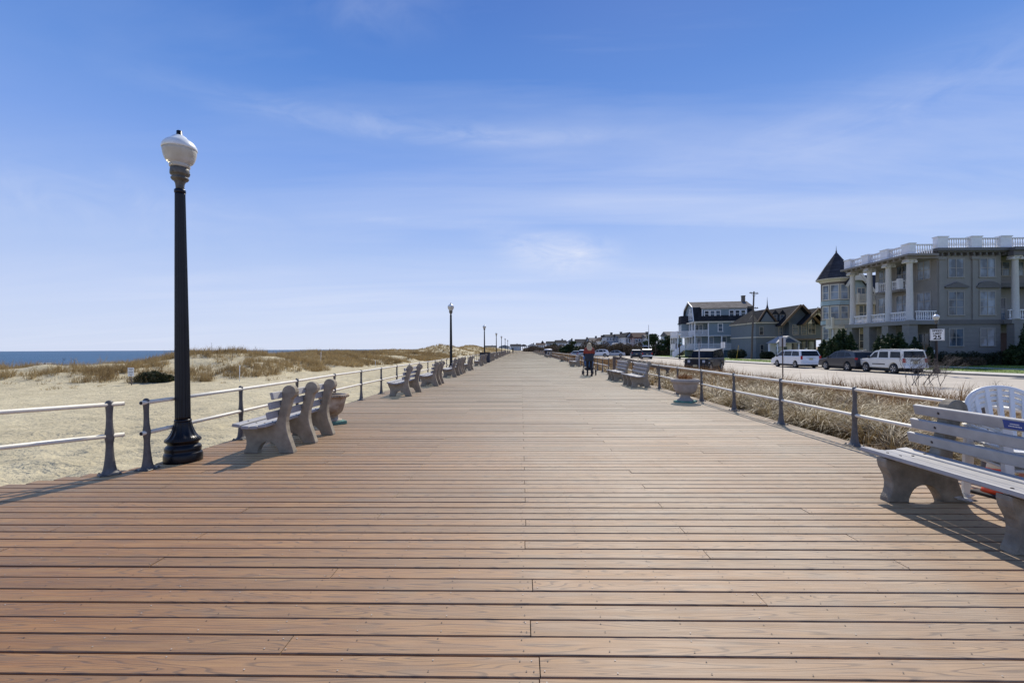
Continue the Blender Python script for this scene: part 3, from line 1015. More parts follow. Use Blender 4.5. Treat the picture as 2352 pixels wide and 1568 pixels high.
railing('silver pipe railing at the front corner of the beach side, running off the picture', [(-4.66, 5.20), (-5.83, 3.83), (-7.0, 2.46)], None, overhang=(.13, .3))
railing('long silver pipe railing along the beach, starting beside the tall lamp', [(-4.405, 5.42 + 1.84 * i) for i in range(72)], None, overhang=(.09, .2))
railing('silver pipe railing in front of the dry grass, behind the nearest bench', [(4.71, 1.10 + 1.87 * i) for i in range(12)], None, overhang=(.3, .12))
railing('silver pipe railing on the street side beyond the ramp opening, from the stroller on', [(4.73, 25.4 + 1.87 * i) for i in range(42)], None, overhang=(.12, .2))

# ================================================================== lamps
def lamp(loc, label, group=None, s=1):
    root = empty('street_lamp', loc, 0, label, 'street lamp', group, s)
    root.scale = (.82, .82, 1)
    b = MB()
    b.lathe([(.255, .002), (.258, .02), (.258, .09), (.245, .115), (.235, .12), (.24, .15), (.243, .175), (.225, .20), (.205, .212), (.20, .225), (.21, .24), (.238, .258), (.243, .27), (.236, .285)], 48)
    b.lathe([(.236, .285), (.20, .31), (.172, .345), (.148, .39), (.128, .44), (.115, .485), (.112, .50)], 96, flute=[0, .05, .09, .10, .09, .05, 0], nf=12)
    b.build('base', M['lamp_black'], root)
    b = MB()
    b.lathe([(.113, .498), (.116, .505), (.116, .52), (.108, .528)], 48)
    b.lathe([(.105, .527), (.104, .56), (.097, 1.4), (.084, 2.4), (.070, 3.36), (.070, 3.38)], 128, flute=[0, .09, .09, .09, .09, 0], nf=16)
    b.lathe([(.071, 3.38), (.077, 3.39), (.077, 3.42), (.066, 3.432), (.058, 3.435)], 32)
    b.build('pole', M['lamp_black'], root)
    b = MB()
    b.lathe([(.058, 3.43), (.057, 3.46), (.062, 3.50), (.078, 3.53)], 64, flute=[0, .12, .12, 0], nf=10)
    b.lathe([(.078, 3.53), (.105, 3.545), (.118, 3.56), (.118, 3.575), (.10, 3.585), (.096, 3.60), (.125, 3.61), (.131, 3.625), (.129, 3.66), (.122, 3.70)], 32)
    b.ball((.128, 0, 3.63), .012); b.ball((-.06, -.115, 3.63), .012)
    b.build('collar', M['lamp_metal'], root)
    b = MB()
    b.lathe([(.122, 3.70), (.136, 3.71), (.138, 3.735), (.131, 3.745), (.142, 3.752), (.172, 3.772), (.196, 3.805), (.213, 3.848), (.223, 3.893), (.226, 3.93)], 40)
    b.build('globe', M['lamp_glass'], root)
    b = MB()
    b.lathe([(.226, 3.93), (.234, 3.935), (.234, 3.955), (.226, 3.978), (.208, 4.005), (.178, 4.032), (.138, 4.054), (.115, 4.068), (.09, 4.092), (.066, 4.106), (.042, 4.112)], 40)
    b.build('shade', M['lamp_cap'], root)
    b = MB()
    b.lathe([(.046, 4.103), (.046, 4.118), (.038, 4.122), (.038, 4.165), (.03, 4.172)], 20)
    b.build('finial', M['lamp_black'], root)
    return root


m, nt, bs = new_mat('milky_lamp_glass')
f = noise(nt, coords(nt, 'Object', (1, 1, .6)), 6, 4, .6)
r = ramp(nt, [(.3, (.60, .56, .45)), (.7, (.78, .75, .66))]); nt.links.new(f, r.inputs[0]); nt.links.new(r.outputs[0], bs.inputs['Base Color'])
bs.inputs['Roughness'].default_value = .25; bs.inputs['Transmission Weight'].default_value = .35; bs.inputs['IOR'].default_value = 1.3
M['lamp_glass'] = m
M['lamp_cap'] = simple('white_enamel_shade', (.74, .78, .78), .35, .15, 6)
l0 = lamp((-4.285, 5.84, 0), 'tall black fluted lamp with a white globe, nearest on the beach side')
l0.rotation_euler = (0, rad(-.35), rad(20))
LY = [28.2, 54.0, 80.0, 101, 124, 148]
LL = ['black lamp with pale globe beside benches, second along the beach rail',
      'black lamp with pale globe, third along the beach rail',
      'small distant black lamp, fourth along the beach rail'] + ['tiny far black lamp in the line at the end of the beach rail'] * 3
for y, lb in zip(LY, LL):
    c = copy_tree(l0); c.location = (-4.24, y, 0); c.rotation_euler = (0, 0, y)
    c['label'] = lb; c['group'] = 'lamps along the beach rail'
l0['group'] = 'lamps along the beach rail'

# ================================================================== benches
BP = [(0, 0), (0, .025), (.02, .085), (.045, .16), (.07, .23), (.086, .283), (.10, .365), (.102, .42), (.094, .49), (.078, .55), (.062, .61), (.045, .675), (.029, .735)]
cx0, cz0, rr0 = .058, .826, .093
BP = BP + [(cx0 + rr0 * math.cos(rad(t)), cz0 + rr0 * math.sin(rad(t))) for t in (232, 205, 180, 155, 130, 105, 80, 55, 30, 5, -18)] + \
    [(.152, .735), (.1765, .636), (.20, .538), (.222, .456), (.242, .415), (.275, .39), (.335, .372), (.398, .363), (.49, .358), (.595, .37), (.66, .385), (.70, .392),
     (.706, .36), (.695, .31), (.677, .275), (.652, .225), (.64, .17), (.642, .119), (.655, .07), (.673, .035), (.677, 0), (.49, 0), (.488, .03), (.48, .053), (.463, .09), (.44, .12), (.415, .14), (.38, .152), (.335, .155), (.295, .145), (.259, .12), (.235, .09), (.2176, .06), (.2, .025), (.193, 0)]


def bench(loc, sup, x_over, label, group, mat='concrete', rz=0, plaque=None):
    """sup: support offsets along +y from loc; the seat looks towards -x; loc is the rear foot of the nearest support"""
    root = empty('park_bench', loc, rz, label, 'bench', group)
    for s in sup:
        b = MB(); b.prism([(-u, v) for u, v in BP], s - .055, s + .055, 'y', bev=.008)
        b.build('support', M[mat], root)
    y0, y1 = sup[0] - x_over, sup[-1] + x_over
    # four seat planks
    for (u, v, t) in ((.645, .412, .14), (.53, .386, .05), (.415, .384, -.05), (.305, .402, -.14)):
        b = MB(); b.bbox(-.052, .052, y0, y1, -.02, .02, .006)
        for s in sup:
            for q in (-.0,):
                b.lathe([(.011, .0195), (.011, .025), (.006, .027)], 8, 0, s, 0, mi=1)
        o = b.build('seat_slat', [M['slat'], M['bolt']], root)
        o.location = (-u, 0, v); o.rotation_euler = (0, t, 0)
    # three back planks on the front of the supports
    for (u, v) in ((.155, .795), (.186, .665), (.214, .535)):
        b = MB(); b.bbox(-.02, .02, y0, y1, -.047, .047, .006)
        for s in sup:
            b.ball((-.021, s, 0), (.006, .013, .013), 8, 4, mi=1)
        o = b.build('back_slat', [M['slat'], M['bolt']], root)
        o.location = (-u - .012, 0, v); o.rotation_euler = (0, rad(-13), 0)
        if plaque and v > .7:
            q = MB(); q.bbox(-.024, -.0205, plaque - .085, plaque + .085, -.034, .034, .001)
            pl = q.build('plaque', M['blue_plate'], o)
            q = MB()
            for (yy, zz, ww) in ((0, .008, .035), (0, -.010, .05)):
                for k in range(9):
                    a = plaque - ww + k * ww * 2 / 9
                    q.box(-.0248, -.0241, a, a + ww * 2 / 9 * .65, zz - .004, zz + .004)
            q.build('lettering', M['sign_white'], o)
    return root


GL, GR = 'benches in a row along the beach rail', 'benches along the street-side rail'
bench((3.97, 3.24, 0), [0, 1.08], .27, 'nearest street-side bench, pitted concrete ends and a blue plaque on its back', GR, 'concrete_near', plaque=.42)
b3 = bench((-3.08, 6.30, 0), [0, .67, 1.33], .28, 'grey concrete and plank bench with three supports, between tall lamp and beach planter', GL)
b2 = bench((-3.24, 13.8, 0), [0, 1.35], .22, 'two-support grey bench facing the beach, first past the planter', GL)
row = [(17.5, 3, 'three-support grey bench facing the beach, just behind the first two-support bench'),
       (22.9, 2, 'grey bench facing the beach, in front of the second lamp'),
       (25.6, 3, 'grey three-support bench facing the beach, nearest before the second lamp pole'),
       (29.6, 2, 'grey bench facing the beach, just past the second lamp'),
       (37.5, 2, 'dark grey bench facing the beach, alone before the beach litter bin'),
       (42.5, 2, 'dark grey bench facing the beach, second one past the second lamp gap')]
for y, n, lb in row:
    c = copy_tree(b3 if n == 3 else b2); c.location = (-3.15 + random.uniform(-.06, .06), y, 0); c['label'] = lb; c['group'] = GL
for y in (50, 53, 56, 62, 65, 72, 76, 84, 88, 96, 100, 112, 118, 130, 140):
    c = copy_tree(b3 if int(y) % 3 == 0 else b2); c.location = (-3.2, y, 0)
    c['label'] = 'small far grey bench in the dense run along the beach rail'; c['group'] = GL
c = copy_tree(b3); c.location = (4.53, 16.5, 0); c['label'] = 'nearer of the two street-side benches close to the urn planter'; c['group'] = GR
c = copy_tree(b3); c.location = (4.53, 19.6, 0); c['label'] = 'farther of the paired street-side benches, beside the wooden ramp posts'; c['group'] = GR
for y, lb in ((35, 'street-side bench just left of the person with the stroller'), (69.5, 'small far street-side bench beside the white-topped litter bin')):
    c = copy_tree(b2); c.location = (4.45, y, 0); c['label'] = lb; c['group'] = GR
for y in (76, 95, 104, 118, 130, 146):
    c = copy_tree(b2); c.location = (4.45, y, 0); c['label'] = 'tiny far street-side bench beyond the litter bin'; c['group'] = GR
# ================================================================== planters, chairs, cone, bag, bins
def urn(loc, prof, mat, label, plinth, plant=None, group=None, rim=None, beads=0):
    root = empty('urn_planter', loc, random.uniform(0, 1), label, 'planter', group)
    b = MB(); b.lathe(prof, 40)
    if beads:
        r, z = rim
        for k in range(beads):
            a = 2 * PI * k / beads
            b.ball((r * math.cos(a), r * math.sin(a), z), .022, 6, 4)
    b.build('bowl', M[mat], root)
    b = MB(); b.bbox(*plinth, .008); b.build('plinth', M['patina'], root)
    r, z = prof[-1]
    b = MB(); b.lathe([(r * .98, z - .012), (r * .5, z - .006), (.02, z)], 24); b.build('soil', M['soil'], root)
    if plant:
        n = 420
        a = RNG.uniform(0, 2 * PI, n); q = RNG.uniform(0, .17, n)
        P = np.stack([q * np.cos(a), q * np.sin(a), np.full(n, z - .02)], 1)
        blades('plant', P, RNG.uniform(.14, .27, n), RNG.uniform(.006, .012, n), a + RNG.normal(0, .4, n), RNG.uniform(.05, .5, n), 3, M['orange_grass'], root)
    return root


M['orange_grass'] = island_mat('dead_orange_plant', [(0, (.10, .05, .025)), (.6, (.32, .15, .06)), (1, (.5, .3, .14))], .8, .15, .2)
U1 = [(.20, .04), (.205, .055), (.195, .075), (.15, .095), (.122, .13), (.115, .17), (.125, .20), (.15, .215), (.21, .235), (.255, .285), (.285, .36), (.30, .44), (.305, .475), (.33, .495), (.352, .52), (.358, .55), (.35, .58), (.33, .598), (.30, .602), (.285, .585), (.282, .55)]
urn((4.21, 12.1, 0), U1, 'stone_pink', 'wide pinkish stone urn planter with dead orange grass by the street-side railing', (-.23, .23, -.23, .23, 0.0005, .045), True)
U2 = [(.17, .06), (.165, .08), (.12, .10), (.095, .13), (.095, .16), (.13, .19), (.17, .22), (.20, .30), (.225, .40), (.245, .48), (.262, .505), (.285, .515), (.29, .545), (.275, .558), (.25, .56), (.235, .545), (.23, .50)]
urn((-3.56, 8.75, 0), U2, 'stone_stain', 'rust-stained urn planter with beaded rim behind the three-support beach bench', (-.20, .20, -.20, .20, 0.0005, .062), False, None, (.283, .523), 36)
c0 = urn((4.25, 49, 0), U1, 'stone_stain', 'far brown-stained urn planter left of the person, along the street-side rail', (-.23, .23, -.23, .23, 0.0005, .045), False)
u4 = urn((4.4, 39.5, 0), [(.30, .02), (.34, .05), (.40, .3), (.43, .5), (.46, .52), (.46, .58), (.42, .585), (.40, .55)], 'stone_stain', 'broad round planter with a dead plant behind the stroller bench', (-.3, .3, -.3, .3, 0.0005, .03), True)


def plastic_chair(label, z, group, dx=0, legs=True):
    """white resin garden chair facing -y, its back at +y; origin on the floor under the seat centre"""
    root = empty('garden_chair', (4.22 + dx, 3.99, z), rad(-14), label, 'chair', group)
    b = MB()
    # seat: dished panel
    n = 9
    g = []
    for i in range(n):
        for j in range(n):
            x, y = -.22 + .44 * i / (n - 1), -.22 + .44 * j / (n - 1)
            g.append((x, y, .415 - .022 * (1 - ((i - 4) / 4) ** 2) * (1 - ((j - 4) / 4) ** 2) - (.02 if j == 0 else 0)))
    for dz in (0, -.008):
        b.add([(x, y, zz + dz) for x, y, zz in g], [(i * n + j, (i + 1) * n + j, (i + 1) * n + j + 1, i * n + j + 1) for i in range(n - 1) for j in range(n - 1)], 0, True)
    b.tube([(-.225, -.225, .395), (.225, -.225, .395), (.225, .225, .41), (-.225, .225, .41), (-.225, -.225, .395)], .013, 8)
    b.build('seat', M['plastic'], root)
    # back: arched hoop with fan of slats
    b = MB()
    hoop = []
    for k in range(21):
        t = PI * k / 20
        hoop.append((-.275 * math.cos(t), .25 + .075 * math.sin(t) ** .7, .66 + .235 * math.sin(t) ** .75))
    V = []
    for i, p in enumerate(hoop):
        t = PI * i / 20
        ix, iz = math.cos(t), math.sin(t)
        w = .032
        for (o, y) in ((0, -.012), (w, -.014), (w, .012), (0, .014), (-.006, 0)):
            V.append((p[0] + ix * o, p[1] + y, p[2] - iz * o))
    F = [(i * 5 + k, i * 5 + (k + 1) % 5, (i + 1) * 5 + (k + 1) % 5, (i + 1) * 5 + k) for i in range(20) for k in range(5)]
    b.add(V, F, 0, True)
    b.build('back_frame', M['plastic'], root)
    for k in range(5):
        xt, xb = -.18 + .09 * k, -.13 + .065 * k
        zt = .66 + .235 * math.sqrt(max(0, 1 - (xt / .275) ** 2)) ** .75 - .02
        b = MB()
        pts = [(xb, .225, .41), (xb + (xt - xb) * .5, .262, .6), (xt, .305, zt)]
        for (p, q) in zip(pts, pts[1:]):
            b.add([(p[0] - .015, p[1], p[2]), (p[0] + .015, p[1], p[2]), (q[0] + .016, q[1], q[2]), (q[0] - .016, q[1], q[2]),
                   (p[0] - .015, p[1] + .01, p[2]), (p[0] + .015, p[1] + .01, p[2]), (q[0] + .016, q[1] + .01, q[2]), (q[0] - .016, q[1] + .01, q[2])],
                  [(0, 1, 2, 3), (7, 6, 5, 4), (0, 3, 7, 4), (1, 5, 6, 2), (0, 4, 5, 1), (3, 2, 6, 7)])
        b.build('back_slat', M['plastic'], root)
    for s in (-1, 1):
        b = MB()
        pts = [(s * .275, .25, .66), (s * .285, .16, .645), (s * .29, 0, .635), (s * .285, -.14, .625), (s * .27, -.215, .60)]
        V = []
        for p in pts:
            for (o, zz) in ((-.032, 0), (.032, 0), (.034, -.016), (-.034, -.016)):
                V.append((p[0] + o, p[1], p[2] + zz))
        F = [(i * 4 + k, i * 4 + (k + 1) % 4, (i + 1) * 4 + (k + 1) % 4, (i + 1) * 4 + k) for i in range(4) for k in range(4)] + [(0, 1, 2, 3), (16, 17, 18, 19)]
        b.add(V, F, 0, True)
        b.build('armrest', M['plastic'], root)
        for (xt, yt, xb, yb, zt) in ((s * .265, -.20, s * .27, -.26, .60), (s * .255, .235, s * .265, .29, .66)):
            b = MB()
            V = []
            for (x, y, zz, w) in ((xt, yt, zt, .030), (xt + (xb - xt) * .4, yt + (yb - yt) * .4, .36, .032), (xb, yb, 0.002 if legs else .02, .022)):
                for (a, c) in ((-1, -1), (1, -1), (1, 1), (-1, 1)):
                    V.append((x + a * w, y + c * w * .55, zz))
            b.add(V, [(i * 4 + k, i * 4 + (k + 1) % 4, (i + 1) * 4 + (k + 1) % 4, (i + 1) * 4 + k) for i in range(2) for k in range(4)] + [(0, 1, 2, 3), (8, 9, 10, 11)])
            b.build('leg', M['plastic'], root)
    return root


CG = 'stacked white garden chairs'
plastic_chair('white plastic garden chair at the bottom of the stack, behind the nearest bench', 0, CG)
plastic_chair('white plastic garden chair second from the bottom of the stack', .048, CG)
plastic_chair('white plastic garden chair second from the top of the stack', .096, CG)
plastic_chair('white plastic garden chair on top of the stack, its slatted back arched above the bench', .144, CG)

cone = empty('traffic_cone', (4.44, 4.47, 0), .2, 'small orange traffic cone with a white collar beside the stacked chairs', 'traffic cone')
b = MB(); b.bbox(-.13, .13, -.13, .13, .0005, .03, .008); b.build('base', M['rubber'], cone)
b = MB(); b.lathe([(.105, .03), (.095, .06), (.064, .26)], 28); b.build('body', M['orange'], cone)
b = MB(); b.lathe([(.0655, .26), (.047, .37)], 28); b.build('collar', M['sign_white'], cone)
b = MB(); b.lathe([(.0455, .37), (.032, .45), (.028, .455)], 28); b.build('tip', M['orange'], cone)
b = MB()
for (p, r, n) in (((0, 0, .03), (.12, .085, .035), 1), ((.09, .05, .028), (.09, .06, .03), 2), ((-.08, .03, .022), (.06, .07, .024), 3)):
    nn, mm = 14, 8
    vs = []; fs = []
    for i in range(mm + 1):
        t = PI * i / mm
        for k in range(nn):
            q = 2 * PI * k / nn
            j = 1 + .22 * math.sin(q * 3 + n * 2 + i) + .12 * math.sin(q * 7 + i * 2.3)
            vs.append((p[0] + r[0] * math.sin(t) * math.cos(q) * j, p[1] + r[1] * math.sin(t) * math.sin(q) * j, max(.002, p[2] - r[2] * math.cos(t) * j)))
    for i in range(mm):
        for k in range(nn):
            k2 = (k + 1) % nn
            fs.append((i * nn + k, i * nn + k2, (i + 1) * nn + k2, (i + 1) * nn + k))
    b.add(vs, fs, 0, False)
bag = b.build('crumpled_bag', simple('grey_crumpled_plastic', (.42, .43, .43), .35, .5, 14)); bag.location = (3.95, 4.33, 0)
tag(bag, 'crumpled grey and white plastic bag lying beside the traffic cone', 'bag')
# a wooden crate under the chairs
cr = empty('wooden_crate', (4.82, 4.30, -.05), .1, 'pinkish wooden crate at the picture edge behind the stacked chairs', 'crate')
M['crate_wood'] = simple('pinkish_crate_timber', (.42, .22, .15), .7, .2, 9)
for k in range(3):
    b = MB(); b.bbox(-.2, .2, -.15, -.135, .06 + k * .1, .14 + k * .1, .004); b.build('board', M['crate_wood'], cr)
b = MB(); b.bbox(-.2, -.185, -.134, .15, .06, .34, .004); b.bbox(.185, .2, -.134, .15, .06, .34, .004); b.bbox(-.184, .184, .135, .15, .06, .34, .004); b.bbox(-.184, .184, -.134, .134, .06, .075, .004); b.build('case', M['crate_wood'], cr)


def bin_(loc, label, w, h, lid, col, group=None, white=True):
    root = empty('litter_bin', loc, 0, label, 'litter bin', group)
    b = MB(); b.lathe([(w * .43, .01), (w * .46, .04), (w * .5, h * .9), (w * .52, h * .92), (w * .52, h * .95)], 20); b.build('body', col, root)
    b = MB(); b.lathe([(w * .53, h * .95), (w * .53, h), (w * .45, h * 1.08), (w * .2, h * 1.13), (.02, h * 1.14)], 20); b.build('lid', lid, root)
    return root


dk_blue = simple('dark_blue_bin', (.02, .03, .05), .5, .2)
bin_((4.5, 78, 0), 'dark round litter bin with a white lid beside the street-side rail', 1.3, 1.15, M['white'], dk_blue)
t = empty('litter_bin', (-3.6, 46.5, 0), 0, 'dark square bin standing behind the far beach-side benches', 'litter bin')
b = MB(); b.bbox(-.5, .5, -.4, .4, .02, .95, .03); b.build('body', dk_blue, t)
b = MB(); b.bbox(-.53, .53, -.43, .43, .955, 1.03, .03); b.build('lid', M['rubber'], t)
t = empty('skip_container', (4.1, 235, 0), 0, 'dark blue container with a pale lid at the far right end of the boardwalk', 'container')
b = MB(); b.bbox(-1.4, 1.4, -1, 1, .02, 1.55, .05); b.build('body', dk_blue, t)
b = MB(); b.bbox(-1.45, 1.45, -1.05, 1.05, 1.56, 1.75, .05); b.build('lid', M['sign_back'], t)

# ================================================================== ramp opening: timber posts and handrail
M['timber'] = simple('brown_weathered_timber', (.16, .12, .09), .8, .25, 8)
rp = empty('ramp_handrail', (4.75, 22.6, 0), 0, 'brown timber ramp handrail at the opening in the street-side railing', 'handrail')
for (x, y) in ((0, 0), (.1, 1.9)):
    b = MB(); b.bbox(x - .07, x + .07, y - .07, y + .07, -.3, .95, .008); b.build('post', M['timber'], rp)
    b = MB()
    b.add([(x - .05, y - .04, .96), (x + .05, y - .04, .96), (x + 2.4, y - .04, .42), (x + 2.4, y - .04, .30), (x - .05, y - .04, .82),
           (x - .05, y + .04, .96), (x + .05, y + .04, .96), (x + 2.4, y + .04, .42), (x + 2.4, y + .04, .30), (x - .05, y + .04, .82)],
          [(0, 1, 2, 3, 4), (9, 8, 7, 6, 5), (0, 5, 6, 1), (1, 6, 7, 2), (2, 7, 8, 3), (3, 8, 9, 4), (4, 9, 5, 0)])
    b.build('rail', M['timber'], rp)
    b = MB(); b.bbox(x + 2.2, x + 2.32, y - .06, y + .06, -.6, .42, .008); b.build('post', M['timber'], rp)

# ================================================================== cars
def car(name, loc, heading, label, cat, P, col, group=None):
    """local x forward, y left.  P: body outline, cabin outline, windows, wheels ..."""
    root = empty(name, (loc[0] * STREET, loc[1] * STREET, loc[2]), heading, label, cat, group)
    W = P['W'] / 2; zb = P['belt']; tum = P.get('tumble', .16); ztop = P['H']

    def hw(z):
        return W - tum * (z - zb) / (ztop - zb) - .03

    # lower body with wheel arches
    r = P['R'] + .06
    prof = []
    x0, x1 = P['x0'], P['x1']          # rear, front
    zs = P['sill']
    prof.append((x0 + .02, zs + .08))
    for wx in P['wheels']:
        for k in range(9):
            a = PI - PI * k / 8
            z = P['R'] + r * math.sin(a)
            prof.append((wx + r * math.cos(a), max(zs, z)))
    prof.append((x1 - .05, zs + .04))
    prof += P['top']                    # from the front bumper over bonnet and belt to the rear
    b = MB()
    b.prism(prof, -W, W, 'y', bev=.05)
    # cabin
    cab = P['cabin']
    n = len(cab)
    vs = [(x, -hw(z), z) for x, z in cab] + [(x, hw(z), z) for x, z in cab]
    b.add(vs, [tuple(range(n)), tuple(range(n, 2 * n))[::-1]] + [(i, n + i, n + (i + 1) % n, (i + 1) % n) for i in range(n)])
    if P.get('rack'):
        for s in (-1, 1):
            b.tube([(P['rack'][0], s * (hw(ztop) - .08), ztop - .03), (P['rack'][0] + .1, s * (hw(ztop) - .08), ztop + .04), (P['rack'][1] - .1, s * (hw(ztop) - .08), ztop + .04), (P['rack'][1], s * (hw(ztop) - .08), ztop - .03)], .018, 6)
    b.build('body', col, root)
    # side windows, each its own part
    for s in (-1, 1):
        for wnd in P['win']:
            b = MB()
            v0 = [(x, s * (hw(z) + .006), z) for x, z in wnd]
            b.add(v0 + [(x, s * (hw(z) - .02), z) for x, z in wnd], [tuple(range(len(wnd)))] + [(i, (i + 1) % len(wnd), len(wnd) + (i + 1) % len(wnd), len(wnd) + i) for i in range(len(wnd))])
            b.build('side_window', M['car_glass'], root)
    for nm, key in (('windscreen', 'wind'), ('rear_window', 'rear')):
        (xa, za), (xb, zb2) = P[key]
        ox = .012 if key == 'wind' else -.012
        b = MB()
        ya, yb = hw(za) - .10, hw(zb2) - .10
        b.add([(xa + ox, -ya, za + .004), (xa + ox, ya, za + .004), (xb + ox, yb, zb2 + .004), (xb + ox, -yb, zb2 + .004), (xa, -ya, za), (xa, ya, za), (xb, yb, zb2), (xb, -yb, zb2)], [(0, 1, 2, 3), (0, 1, 5, 4), (2, 3, 7, 6), (1, 2, 6, 5), (0, 3, 7, 4)])
        b.build(nm, M['car_glass'], root)
    # wheels
    for wx in P['wheels']:
        for s in (-1, 1):
            b = MB()
            R = P['R']
            prf = [(R * .62, -.11), (R * .94, -.115), (R, -.08), (R, .08), (R * .94, .115), (R * .62, .11)]
            b.lathe(prf, 24)
            wh = b.build('wheel', M['rubber'], root)
            wh.location = (wx, s * (W - .115), R); wh.rotation_euler = (-s * PI / 2, 0, 0)
            q = MB()
            q.lathe([(R * .64, .085), (R * .62, .10), (R * .58, .06), (.06, .05), (.05, .075), (.01, .08)], 20)
            for k in range(5):
                a = 2 * PI * k / 5
                ca, sa = math.cos(a), math.sin(a)
                q.add([(.05 * ca - .03 * sa, .05 * sa + .03 * ca, .09), (.05 * ca + .03 * sa, .05 * sa - .03 * ca, .09), (R * .6 * ca + .04 * sa, R * .6 * sa - .04 * ca, .098), (R * .6 * ca - .04 * sa, R * .6 * sa + .04 * ca, .098)], [(0, 1, 2, 3)])
            q.build('rim', M['chrome'], wh).location = (0, 0, .024)
    # lamps, bumpers, plates
    for (nm, x, y, z, dx, dy, dz, mt) in P['bits']:
        for s in ((-1, 1) if y else (1,)):
            b = MB(); b.bbox(x - dx, x + dx, s * y - dy, s * y + dy, z - dz, z + dz, min(dx, dy, dz) * .5)
            b.build(nm, M[mt], root)
    for s in (-1, 1):
        mx, mz = P['mirror']
        b = MB(); b.bbox(mx - .06, mx + .06, s * (W + .10) - .09, s * (W + .10) + .09, mz - .08, mz + .08, .03); b.build('mirror', M[P.get('mirror_m', 'rubber')] if not P.get('mirror_body') else col, root)
    if P.get('underbody', True):
        b = MB(); b.box(x0 + .25, x1 - .25, -W + .15, W - .15, .18, zs + .12); b.build('underbody', M['rubber'], root)
    return root


JEEP = dict(W=1.80, H=1.85, belt=1.16, tumble=.10, R=.40, sill=.50, x0=-2.1, x1=2.1, wheels=(-1.42, 1.42),
            top=[(2.1, .58), (2.06, .70), (2.02, 1.08), (1.96, 1.14), (.72, 1.18), (-2.06, 1.16)],
            cabin=[(.74, 1.14), (.42, 1.70), (.36, 1.74), (-.6, 1.82), (-1.98, 1.90), (-2.04, 1.84), (-2.07, 1.14)],
            win=[[(.52, 1.20), (.28, 1.66), (-.28, 1.69), (-.28, 1.20)], [(-.40, 1.20), (-.40, 1.72), (-1.12, 1.74), (-1.12, 1.20)], [(-1.24, 1.22), (-1.24, 1.74), (-1.93, 1.74), (-1.97, 1.22)]],
            wind=((.735, 1.19), (.45, 1.66)), rear=((-2.07, 1.24), (-2.045, 1.74)), mirror=(.62, 1.27),
            bits=[('headlight', 2.03, .56, .93, .03, .10, .10, 'clear_lens'), ('grille', 2.045, 0, .90, .02, .40, .16, 'rubber'), ('bumper', 2.18, 0, .60, .10, .86, .10, 'rubber'), ('number_plate', 2.29, 0, .60, .008, .16, .08, 'plate'),
                  ('fender', 1.42, .93, .93, .52, .10, .03, 'rubber'), ('fender', -1.42, .93, .93, .5, .10, .03, 'rubber'), ('indicator', 1.95, .93, .84, .02, .07, .035, 'clear_lens'), ('tail_light', -2.12, .80, .98, .02, .07, .10, 'red_lens'), ('bumper', -2.16, 0, .58, .07, .84, .09, 'rubber'), ('spare_wheel', -2.24, 0, 1.0, .11, .37, .37, 'rubber')])
VAN = dict(W=1.95, H=1.74, belt=1.10, tumble=.15, R=.33, sill=.26, x0=-2.55, x1=2.55, wheels=(-1.62, 1.45),
           top=[(2.55, .42), (2.53, .62), (2.38, .82), (1.75, 1.02), (1.4, 1.10), (-2.48, 1.14), (-2.55, .75), (-2.57, .42)],
           cabin=[(1.78, 1.02), (.85, 1.60), (.55, 1.70), (-.6, 1.74), (-1.9, 1.71), (-2.22, 1.64), (-2.48, 1.10)],
           win=[[(1.50, 1.13), (.82, 1.55), (.35, 1.58), (.35, 1.13)], [(.27, 1.13), (.27, 1.59), (-.95, 1.60), (-.95, 1.14)], [(-1.03, 1.14), (-1.03, 1.60), (-2.02, 1.57), (-2.24, 1.15)]],
           wind=((1.72, 1.08), (.9, 1.58)), rear=((-2.47, 1.14), (-2.26, 1.60)), mirror=(1.25, 1.12),
           bits=[('tail_light', -2.52, .87, .99, .03, .09, .17, 'red_lens'), ('number_plate', -2.585, .0, .86, .008, .16, .08, 'plate'), ('bumper', -2.60, 0, .46, .04, .90, .12, 'white'), ('headlight', 2.42, .72, .78, .10, .16, .08, 'clear_lens'), ('trim', -2.575, 0, .98, .008, .45, .015, 'chrome')])
CRV = dict(W=1.86, H=1.68, belt=1.08, tumble=.17, R=.36, sill=.30, x0=-2.28, x1=2.30, wheels=(-1.33, 1.33),
           top=[(2.30, .48), (2.28, .75), (2.15, .92), (1.2, 1.06), (.9, 1.08), (-1.9, 1.16), (-2.2, 1.14), (-2.28, .72), (-2.30, .48)],
           cabin=[(1.22, 1.02), (.45, 1.52), (.1, 1.63), (-.6, 1.68), (-1.6, 1.62), (-1.92, 1.54), (-2.2, 1.10)],
           win=[[(.95, 1.11), (.40, 1.48), (.02, 1.56), (.02, 1.11)], [(-.06, 1.11), (-.06, 1.57), (-.85, 1.57), (-.98, 1.14)], [(-1.05, 1.16), (-.95, 1.56), (-1.35, 1.50), (-1.72, 1.22)]],
           wind=((1.15, 1.07), (.48, 1.50)), rear=((-2.18, 1.14), (-1.95, 1.50)), mirror=(.85, 1.10), rack=(-1.5, -.1), mirror_body=True,
           bits=[('tail_light', -2.20, .80, 1.02, .05, .11, .09, 'red_lens'), ('reflector', -2.28, .68, .52, .02, .10, .03, 'red_lens'), ('number_plate', -2.295, 0, .82, .008, .16, .08, 'plate'), ('bumper', -2.30, 0, .47, .04, .84, .10, 'rubber'), ('headlight', 2.18, .70, .80, .10, .16, .06, 'clear_lens'), ('trim', -2.27, 0, .98, .01, .5, .015, 'chrome')])
